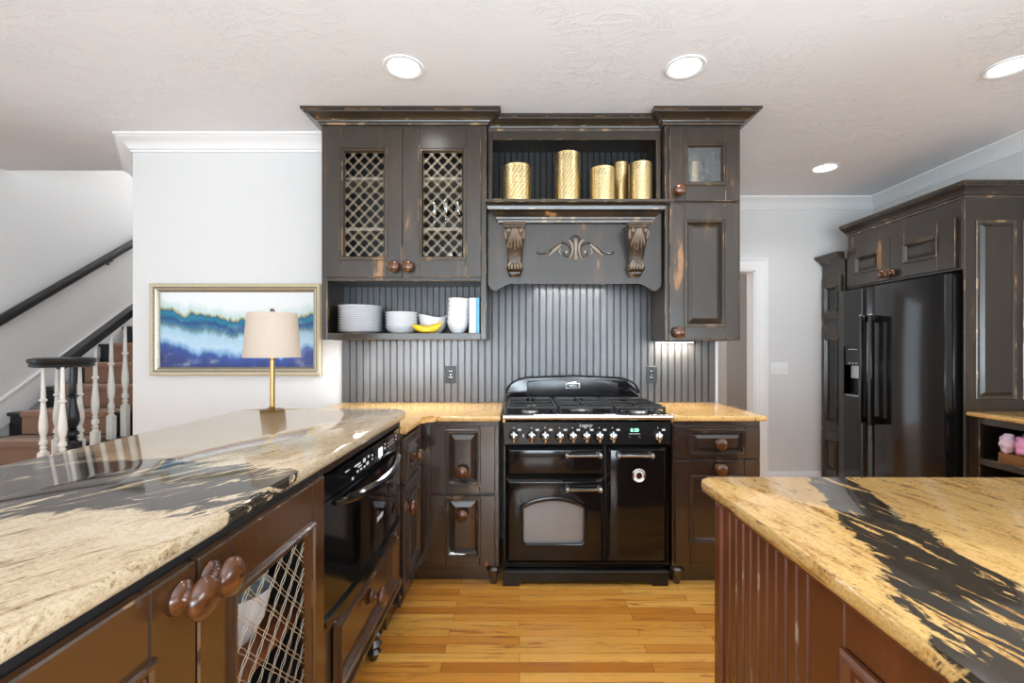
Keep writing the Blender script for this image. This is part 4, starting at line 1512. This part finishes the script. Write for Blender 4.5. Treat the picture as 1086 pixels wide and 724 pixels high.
# ---- low counter beyond the tall panel
slab('countertop', [(2.868, 1.7), (3.345, 1.7), (3.345, 2.985), (2.885, 2.985), (2.868, 2.968)], .842, .870, M['granite'],
     'low gold granite counter against the tall panel at the end of the refrigerator', (0, 0, .842))
fd = WEST(2.900)
cb = thing('cubby_cabinet', 'low black cabinet with open cubbies under the granite beside the tall panel', 'cabinet', (3.12, 2.35, 0))
m = MB(fd)
m.box((1.71, 0, -.44), (1.73, .841, -.02)).box((2.965, 0, -.44), (2.985, .841, -.02)).box((1.73, .0, -.44), (2.965, .841, -.425)).box((1.73, .823, -.425), (2.965, .841, -.02)).box((1.73, 0, -.425), (2.965, .10, -.02))
m.box((1.73, .56, -.425), (2.965, .578, -.02)).box((1.73, .30, -.425), (2.965, .318, -.02)).box((2.33, .10, -.425), (2.348, .823, -.02))
m.box((2.915, 0, -.02), (2.985, .841, 0), .003, 0, 1).box((1.71, 0, -.02), (1.78, .841, 0), .003, 0, 1).box((2.315, .10, -.02), (2.365, .80, 0), .003, 0, 1)
for a, b in ((.0, .11), (.29, .32), (.545, .585), (.80, .841)):
    m.box((1.78, a, -.02), (2.915, b, 0), .003, 0, 1)
mk('carcass', m, PE, cb)

# ================================================================== LOOSE THINGS
ORD = 'first second third fourth fifth sixth seventh eighth ninth tenth eleventh twelfth thirteenth fourteenth'.split()
ZS = 1.3665                     # plate shelf
# ---- dinner plates
px2x = lambda px, y: (px - CX) * y / F_PX
YP = 2.90
x = px2x(382.5, YP)
pm = MB().lathe([(0, 0), (.072, 0), (.076, .003), (.10, .007), (.132, .016), (.135, .018), (.132, .0195), (.10, .0105), (.072, .0055), (0, .005)], (x, YP, ZS), n=48)
N = 13
p0 = single('dinner_plate', pm, M['porcelain'], 'white dinner plate, bottom one of the tall plate stack on the open shelf', 'plate', (x, YP, ZS), 'white dinner plates on the open shelf')
for i in range(1, N):
    lb = 'white dinner plate, top one of the tall plate stack on the open shelf' if i == N - 1 else 'white dinner plate, %s from the bottom of the tall plate stack' % ORD[i]
    dup(p0, (x + random.uniform(-.002, .002), YP, ZS + .0128 * i), lb)
# ---- shallow bowls
YP = 2.90
x = px2x(426, YP)
pm = MB().lathe([(0, 0), (.052, 0), (.056, .004), (.085, .018), (.100, .040), (.1025, .0415), (.098, .041), (.082, .022), (.05, .007), (0, .006)], (x, YP, ZS), n=44)
N = 6
p0 = single('cereal_bowl', pm, M['porcelain'], 'white shallow bowl, bottom one of the short stack next to the plates', 'bowl', (x, YP, ZS), 'white shallow bowls on the open shelf')
for i in range(1, N):
    lb = 'white shallow bowl, top one of the short stack next to the plates' if i == N - 1 else 'white shallow bowl, %s from the bottom of the short stack next to the plates' % ORD[i]
    dup(p0, (x, YP, ZS + .0185 * i), lb)
# ---- serving bowl behind the bananas
YP = 2.95
x = px2x(459.5, YP)
m = MB()
prof = [(0, 0), (.042, 0), (.048, .006), (.078, .040), (.090, .085), (.093, .112), (.0955, .113), (.087, .085), (.073, .040), (.04, .012), (0, .010)]
m.lathe(prof, (x, YP, ZS), n=44)
for v in m.bm.verts:
    if v.co.z > ZS + .06:
        v.co.z += .007 * math.cos(2 * math.atan2(v.co.y - YP, v.co.x - x) - 1.2) * ((v.co.z - ZS) / .09) ** 2
single('serving_bowl', m, M['porcelain'], 'single white bowl with a wavy rim standing behind the bananas', 'bowl', (x, YP, ZS))
# ---- bananas
YN = 2.795
x0 = px2x(438, YN)
sc = YN / F_PX


def banana_mb(dz, dy, k):
    m = MB()
    P = []
    R = []
    for i in range(19):
        t = i / 18
        px = 439 + 29 * t
        a = -1 + 2 * t
        py = 349.0 - 6.0 * max(0, a) ** 2.2 - 4.5 * max(0, -a) ** 2.5 + dz
        P.append((px2x(px - k * 1.0, YN), YN + dy, H + (CX * 0 + CY - py) * sc))
        r = .0195 * (1 - abs(a) ** 4.5) + .003
        R.append(r)
    P.append((px2x(470.5 - k * 2, YN), YN + dy, P[-1][2] + .016))
    R.append(.004)
    m.tube(P, R, 6)
    return m


yel = NT('ripe_banana_peel')
yn = yel.noise(scale=60, detail=3)
yel.bsdf(color=yel.mix(yel.smooth(yn, .62, .7), sr(244, 196, 40), sr(170, 120, 30)), rough=.45)
bn = thing('banana_bunch', 'two ripe yellow bananas lying in front of the white bowl on the open shelf', 'bananas', (px2x(454, YN), YN, ZS))
a = mk('banana', banana_mb(0.0, 0, 0), yel.m, bn, smooth=60)
b = mk('banana', banana_mb(-4.6, .028, 3), yel.m, bn, smooth=60)
for ob in (a, b):
    zmin = min(v.co.z for v in ob.data.vertices)
    ob.location.z -= zmin - .0005 - (.0 if ob is a else .004)
# ---- leaning stack of deep bowls
YP = 2.86
x = px2x(485.5, YP)
prof = [(0, 0), (.030, 0), (.033, .005), (.050, .022), (.060, .046), (.0665, .074), (.0685, .080), (.0675, .0815), (.064, .074), (.0575, .047), (.0475, .024), (.03, .008), (0, .006)]
p0 = single('soup_bowl', MB().lathe(prof, (x, YP, ZS), n=40), M['porcelain'], 'white deep bowl, bottom one of the leaning bowl stack beside the books', 'bowl', (x, YP, ZS), 'leaning stack of white deep bowls')
for i in range(1, 6):
    lb = 'white deep bowl, top one of the leaning bowl stack beside the books' if i == 5 else 'white deep bowl, %s from the bottom of the leaning bowl stack' % ORD[i]
    c = dup(p0, (x + .0010 * i, YP, ZS + .0268 * i), lb)
    c.rotation_euler = (0, .008 * i, 0)
# ---- books
fz = lambda py: H + (CY - py) * 2.80 / F_PX


def book(u0, u1, h, cov, page, label):
    t = thing('book', label, 'book', ((u0 + u1) / 2, 2.88, ZS), 'books at the end of the plate shelf')
    m = MB()
    m.box((u0, 2.80, ZS), (u0 + .002, 2.98, ZS + h), .0008).box((u1 - .002, 2.80, ZS), (u1, 2.98, ZS + h), .0008).box((u0, 2.797, ZS), (u1, 2.80, ZS + h), .0008)
    mk('cover', m, cov, t)
    mk('page_block', MB().box((u0 + .0022, 2.801, ZS + .003), (u1 - .0022, 2.976, ZS + h - .003)), page, t)


pg = plain('book_paper', sr(235, 232, 224), .8)
book(px2x(497.5, 2.8), px2x(505.0, 2.8), .215, plain('white_book_cover', sr(206, 205, 205), .4, var=.01), pg, 'thick white book standing upright beside the leaning bowls')
book(px2x(505.3, 2.8), px2x(508.4, 2.8), .216, plain('sky_blue_book_cover', sr(96, 178, 226), .4), pg, 'thin sky-blue book standing at the end of the plate shelf')

# ---- glasses behind the lattice
WG = [(0, 0), (.030, 0), (.031, .002), (.006, .005), (.0035, .012), (.0035, .075), (.008, .082), (.026, .098), (.034, .125), (.033, .155), (.029, .175), (.028, .175), (.032, .150), (.032, .126), (.024, .100), (0, .086)]
gx = [(-.54, 2.93, 2.0155, 'stemmed glass behind the lattice door, beside the cabinet mid-stile'), (-.46, 2.88, 2.0155, 'stemmed glass behind the lattice, second along the middle shelf'),
      (-.385, 2.92, 2.0155, 'stemmed glass behind the lattice, next to the hood on the middle shelf'), (-.43, 2.90, 1.7005, 'lone stemmed glass on the lowest shelf behind the lattice')]
p0 = single('wine_glass', MB().lathe(WG, gx[0][:3], n=24), M['crystal'], gx[0][3], 'glass', gx[0][:3], 'glasses behind the lattice door', smooth=60)
for g in gx[1:]:
    dup(p0, g[:3], g[3])

# ---- perforated gold candle holders


def gold_holder(cx, cy, z0, r, h, label, grp='gold perforated candle holders on the mantel'):
    t = thing('candle_holder', label, 'candle holder', (cx, cy, z0), grp)
    m = MB()
    n = 64
    rows = max(8, int(h / .0062))
    zs = [z0 + .006 + (h - .012) * i / rows for i in range(rows + 1)]
    V = [[m.V((cx + r * math.cos(2 * PI * k / n), cy + r * math.sin(2 * PI * k / n), z)) for k in range(n)] for z in zs]
    rnd = random.Random(int(cx * 1000))
    for i in range(rows):
        for k in range(n):
            band = 0 < i < rows - 1
            hole = band and ((i % 2 == 0 and (k + (i // 2 % 2) * 2) % 4 < 2) if False else (i % 2 == 0 and (k + i // 2 * 2) % 3 == 0))
            if not hole:
                m.face([V[i][k], V[i][(k + 1) % n], V[i + 1][(k + 1) % n], V[i + 1][k]])
    o = mk('perforated_shell', m, M['gold'], t, smooth=0)
    sm = o.modifiers.new('thickness', 'SOLIDIFY')
    sm.thickness = .0016
    m = MB()
    m.lathe([(0, 0), (r + .0018, 0), (r + .0018, .007), (r - .003, .007), (r - .003, .003), (0, .003)], (cx, cy, z0), n=44)
    mk('base_rim', m, M['gold'], t, smooth=40)
    mk('top_rim', MB().lathe([(r - .003, 0), (r + .0018, 0), (r + .0018, .007), (r - .003, .007), (r - .003, 0)], (cx, cy, z0 + h - .007), n=44), M['gold'], t, smooth=40)
    return t


ZM = 2.137
for (pa, pb, top, y, lb) in ((534, 563, 172, 2.76, 'squat gold perforated candle holder standing alone on the mantel beside the lattice doors'),
                             (589, 615, 159, 2.76, 'tallest gold perforated candle holder, in the middle of the mantel shelf'),
                             (626, 652, 175, 2.74, 'wide low gold perforated candle holder, foremost of the cluster of three'),
                             (649.5, 667, 171, 2.90, 'slim gold perforated candle holder tucked behind the other two of its cluster'),
                             (667, 691, 170, 2.77, 'gold perforated candle holder beside the tall narrow cabinet, edge of the cluster')):
    r = (pb - pa) / 2 * y / F_PX
    gold_holder(px2x((pa + pb) / 2, y), y, ZM, r, H + (CY - top) * (y - r) / F_PX - ZM, lb)
gold_holder(px2x(737, 2.86), 2.88, 2.154, .048, .27, 'gold perforated candle holder behind the small seeded glass door', 'gold perforated candle holder inside a cabinet')

# ---- table lamp
lx, ly, lz = -1.145, 2.14, .988
t = thing('table_lamp', 'slim brass table lamp with an oatmeal drum shade on the raised counter', 'lamp', (lx, ly, lz))
mk('base', MB().lathe([(0, 0), (.052, 0), (.054, .004), (.050, .008), (.02, .012), (.012, .022), (.009, .04), (0, .04)], (lx, ly, lz), n=32), M['brass'], t)
mk('pole', MB().tube([(lx, ly, lz + .02), (lx, ly, 1.30)], .0105, 16).lathe([(.0105, 1.225), (.016, 1.23), (.016, 1.245), (.0105, 1.25)], (lx, ly, 0), n=16).tube([(lx, ly, 1.30), (lx, ly, 1.445)], .004, 8), M['brass'], t)
mk('finial', MB().lathe([(.004, 1.440), (.010, 1.444), (.010, 1.456), (.005, 1.462), (0, 1.463)], (lx, ly, 0), n=16), M['knob'], t)
m = MB().lathe([(.121, 1.236), (.104, 1.440), (.1025, 1.440), (.1195, 1.236), (.121, 1.236)], (lx, ly, 0), n=56)
for a in range(3):
    m.tube([(lx, ly, 1.432), (lx + .103 * math.cos(a * 2.09), ly + .103 * math.sin(a * 2.09), 1.437)], .0018, 6)
mk('lamp_shade', m, M['shade'], t)

# ---- framed picture
yb = 3.098
X0_, X1_ = px2x(158.5, 3.07), px2x(340, 3.07)
Z0_, Z1_ = H + (CY - 398) * 3.07 / F_PX, H + (CY - 300.5) * 3.07 / F_PX
t = thing('framed_picture', 'framed abstract watercolour of blue ridges hanging on the white wall', 'picture', ((X0_ + X1_) / 2, yb, Z0_))
f = BACK(yb)
m = MB(f)
m.ring(X0_, Z0_, X1_, Z1_, [(0, 0), (0, .030), (.006, .034), (.022, .032), (.026, .026), (.034, .026), (.040, .022), (.052, .016), (.056, .010), (.056, .002)], [0, 0, 0, 1, 1, 0, 1, 1, 0])
mk('frame', m, [plain('champagne_gilt_frame', sr(214, 200, 168), .35, .5, var=.06), plain('silver_frame_inlay', sr(150, 142, 128), .35, .6, var=.2, scale=80)], t)
ww, hh = X1_ - X0_ - .105, Z1_ - Z0_ - .105
o = mk('artwork', MB(f).box((X0_ + .0525, Z0_ + .0525, .002), (X1_ - .0525, Z1_ - .0525, .006)), art_mat(ww, hh), t, smooth=0)
dx, dz = X0_ + .0525 - t.location.x, .0525
for v in o.data.vertices:
    v.co.x -= dx
    v.co.z -= dz
o.location = (dx, 0, dz)

# ---- crate of soft bundles in the cubby
cx0, cy0 = 3.04, 2.68
zb = .5785
t = thing('wooden_crate', 'small brown wooden crate in the cubby under the low granite counter', 'crate', (cx0, cy0, zb))
m = MB()
m.box((cx0 - .10, cy0 - .16, zb), (cx0 + .12, cy0 + .16, zb + .012))
m.box((cx0 - .10, cy0 - .16, zb + .012), (cx0 - .088, cy0 + .16, zb + .062), .003).box((cx0 + .108, cy0 - .16, zb + .012), (cx0 + .12, cy0 + .16, zb + .085), .003)
m.box((cx0 - .088, cy0 - .16, zb + .012), (cx0 + .108, cy0 - .148, zb + .085), .003).box((cx0 - .088, cy0 + .148, zb + .012), (cx0 + .108, cy0 + .16, zb + .12), .003)
mk('crate_box', m, plain('brown_crate_wood', sr(150, 98, 52), .6, var=.15, scale=14), t)


def puff(c, r, seed):
    m = MB()
    bm = m.bm
    bmesh.ops.create_icosphere(bm, subdivisions=4, radius=1.0)
    rnd = random.Random(seed)
    ph = [rnd.uniform(0, 6) for _ in range(6)]
    for v in bm.verts:
        p = v.co.copy()
        k = 1 + .10 * math.sin(5 * p.x + ph[0]) * math.sin(5 * p.y + ph[1]) + .07 * math.sin(9 * p.z + ph[2] + 3 * p.x) + .04 * math.sin(14 * p.y + ph[3])
        v.co = Vector(c) + Vector((p.x * r[0], p.y * r[1], p.z * r[2])) * k
    return m


for (c, r, col, lb) in (((cx0 - .082, cy0 + .118, zb + .122), (.042, .040, .058), sr(232, 208, 226), 'pale lilac soft bundle in the wooden crate, against the cubby side'),
                        ((cx0 - .080, cy0 + .030, zb + .122), (.042, .040, .058), sr(240, 164, 204), 'pink soft bundle in the wooden crate beside the pale lilac one'),
                        ((cx0 + .02, cy0 + .07, zb + .125), (.04, .06, .085), sr(164, 140, 196), 'violet soft bundle at the back of the wooden crate')):
    single('fabric_bundle', puff(c, r, int(c[1] * 1000)), plain('soft_bundle_cloth', col, .9, var=.06, scale=60), lb, 'bundle', (c[0], c[1], c[2] - r[2]), 'soft bundles in the crate')
# ---- pantry contents
jar = MB().lathe([(0, 0), (.04, 0), (.044, .01), (.044, .06), (.03, .075), (.028, .09), (.032, .092), (.032, .105), (0, .106)], (2.94, 4.22, 1.5465), n=24)
single('white_jar', jar, M['porcelain'], 'white lidded jar behind the upper glass door of the pantry', 'jar', (2.94, 4.22, 1.5465))
m = MB().box((2.89, 4.15, .8765), (3.0, 4.31, 1.11), .006)
single('storage_tin', m, plain('dusty_pink_tin', sr(208, 150, 142), .5), 'dusty pink box behind the tall glass door of the pantry', 'box', (2.945, 4.23, .8765))
m = MB().lathe([(0, 0), (.03, 0), (.034, .008), (.038, .085), (.036, .086), (.032, .01), (0, .008)], (2.93, 4.22, 1.2165), n=24).tube([(2.93, 4.22 + .036, 1.285), (2.93, 4.22 + .062, 1.28), (2.93, 4.22 + .062, 1.245), (2.93, 4.22 + .034, 1.235)], .005, 8)
single('white_mug', m, M['porcelain'], 'white mug on the pantry shelf above the pink box', 'mug', (2.93, 4.22, 1.2165))

# ================================================================== LAMPS
CANS = [(-.58, 2.313, 'round recessed ceiling light in front of the lattice door cabinet'), (.829, 2.313, 'round recessed ceiling light in front of the tall narrow cabinet'),
        (2.45, 2.313, 'round recessed ceiling light over the low counter, cut by the photo edge'), (2.39, 3.616, 'small-looking recessed ceiling light near the far wall and doorway')]
for i, (x, y, lb) in enumerate(CANS):
    t = thing('ceiling_light', lb, 'ceiling light', (x, y, ZC), 'recessed ceiling lights')
    m = MB().lathe([(.100, 0), (.098, -.006), (.085, -.008), (.078, -.002), (.074, -.0015)], (x, y, ZC), n=40)
    mk('trim_ring', m, M['white_trim'], t, smooth=50)
    m = MB().lathe([(0, -.002), (.076, -.002), (.076, -.0005), (0, -.0005)], (x, y, ZC), n=40)
    mk('diffuser', m, M['lamp_glow'], t)
    d = bpy.data.lights.new('can_light', 'SPOT')
    d.energy = CAN_POWER
    d.spot_size = math.radians(140)
    d.spot_blend = .8
    d.shadow_soft_size = .07
    d.color = (1, .985, .97)
    o = bpy.data.objects.new('can_light', d)
    COL.objects.link(o)
    o.parent = t
    o.location = (0, 0, -.03)


def strip(x0, x1, y, z, power, label, color):
    t = thing('under_cabinet_light', label, 'light', ((x0 + x1) / 2, y, z), 'under-cabinet strip lights')
    mk('housing', MB().box((x0, y - .022, z - .010), (x1, y + .022, z), .002), M['black_plastic'], t)
    mk('diffuser', MB().box((x0 + .005, y - .016, z - .0125), (x1 - .005, y + .016, z - .0102)), M['strip_glow'], t)
    d = bpy.data.lights.new('strip_light', 'AREA')
    d.shape = 'RECTANGLE'
    d.size, d.size_y = x1 - x0 - .02, .03
    d.energy = power
    d.color = color
    o = bpy.data.objects.new('strip_light', d)
    COL.objects.link(o)
    o.parent = t
    o.location = (0, 0, -.016)


strip(.895, 1.145, 3.045, 1.3255, 4.5, 'short lit strip light under the tall narrow cabinet', (1, .88, .7))
strip(-1.05, -.30, 2.90, 1.3445, 11, 'slim strip light under the open plate shelf', (.95, .97, 1))
strip(.10, .60, 2.94, 1.699, 6, 'slim strip light inside the range hood', (.95, .97, 1))
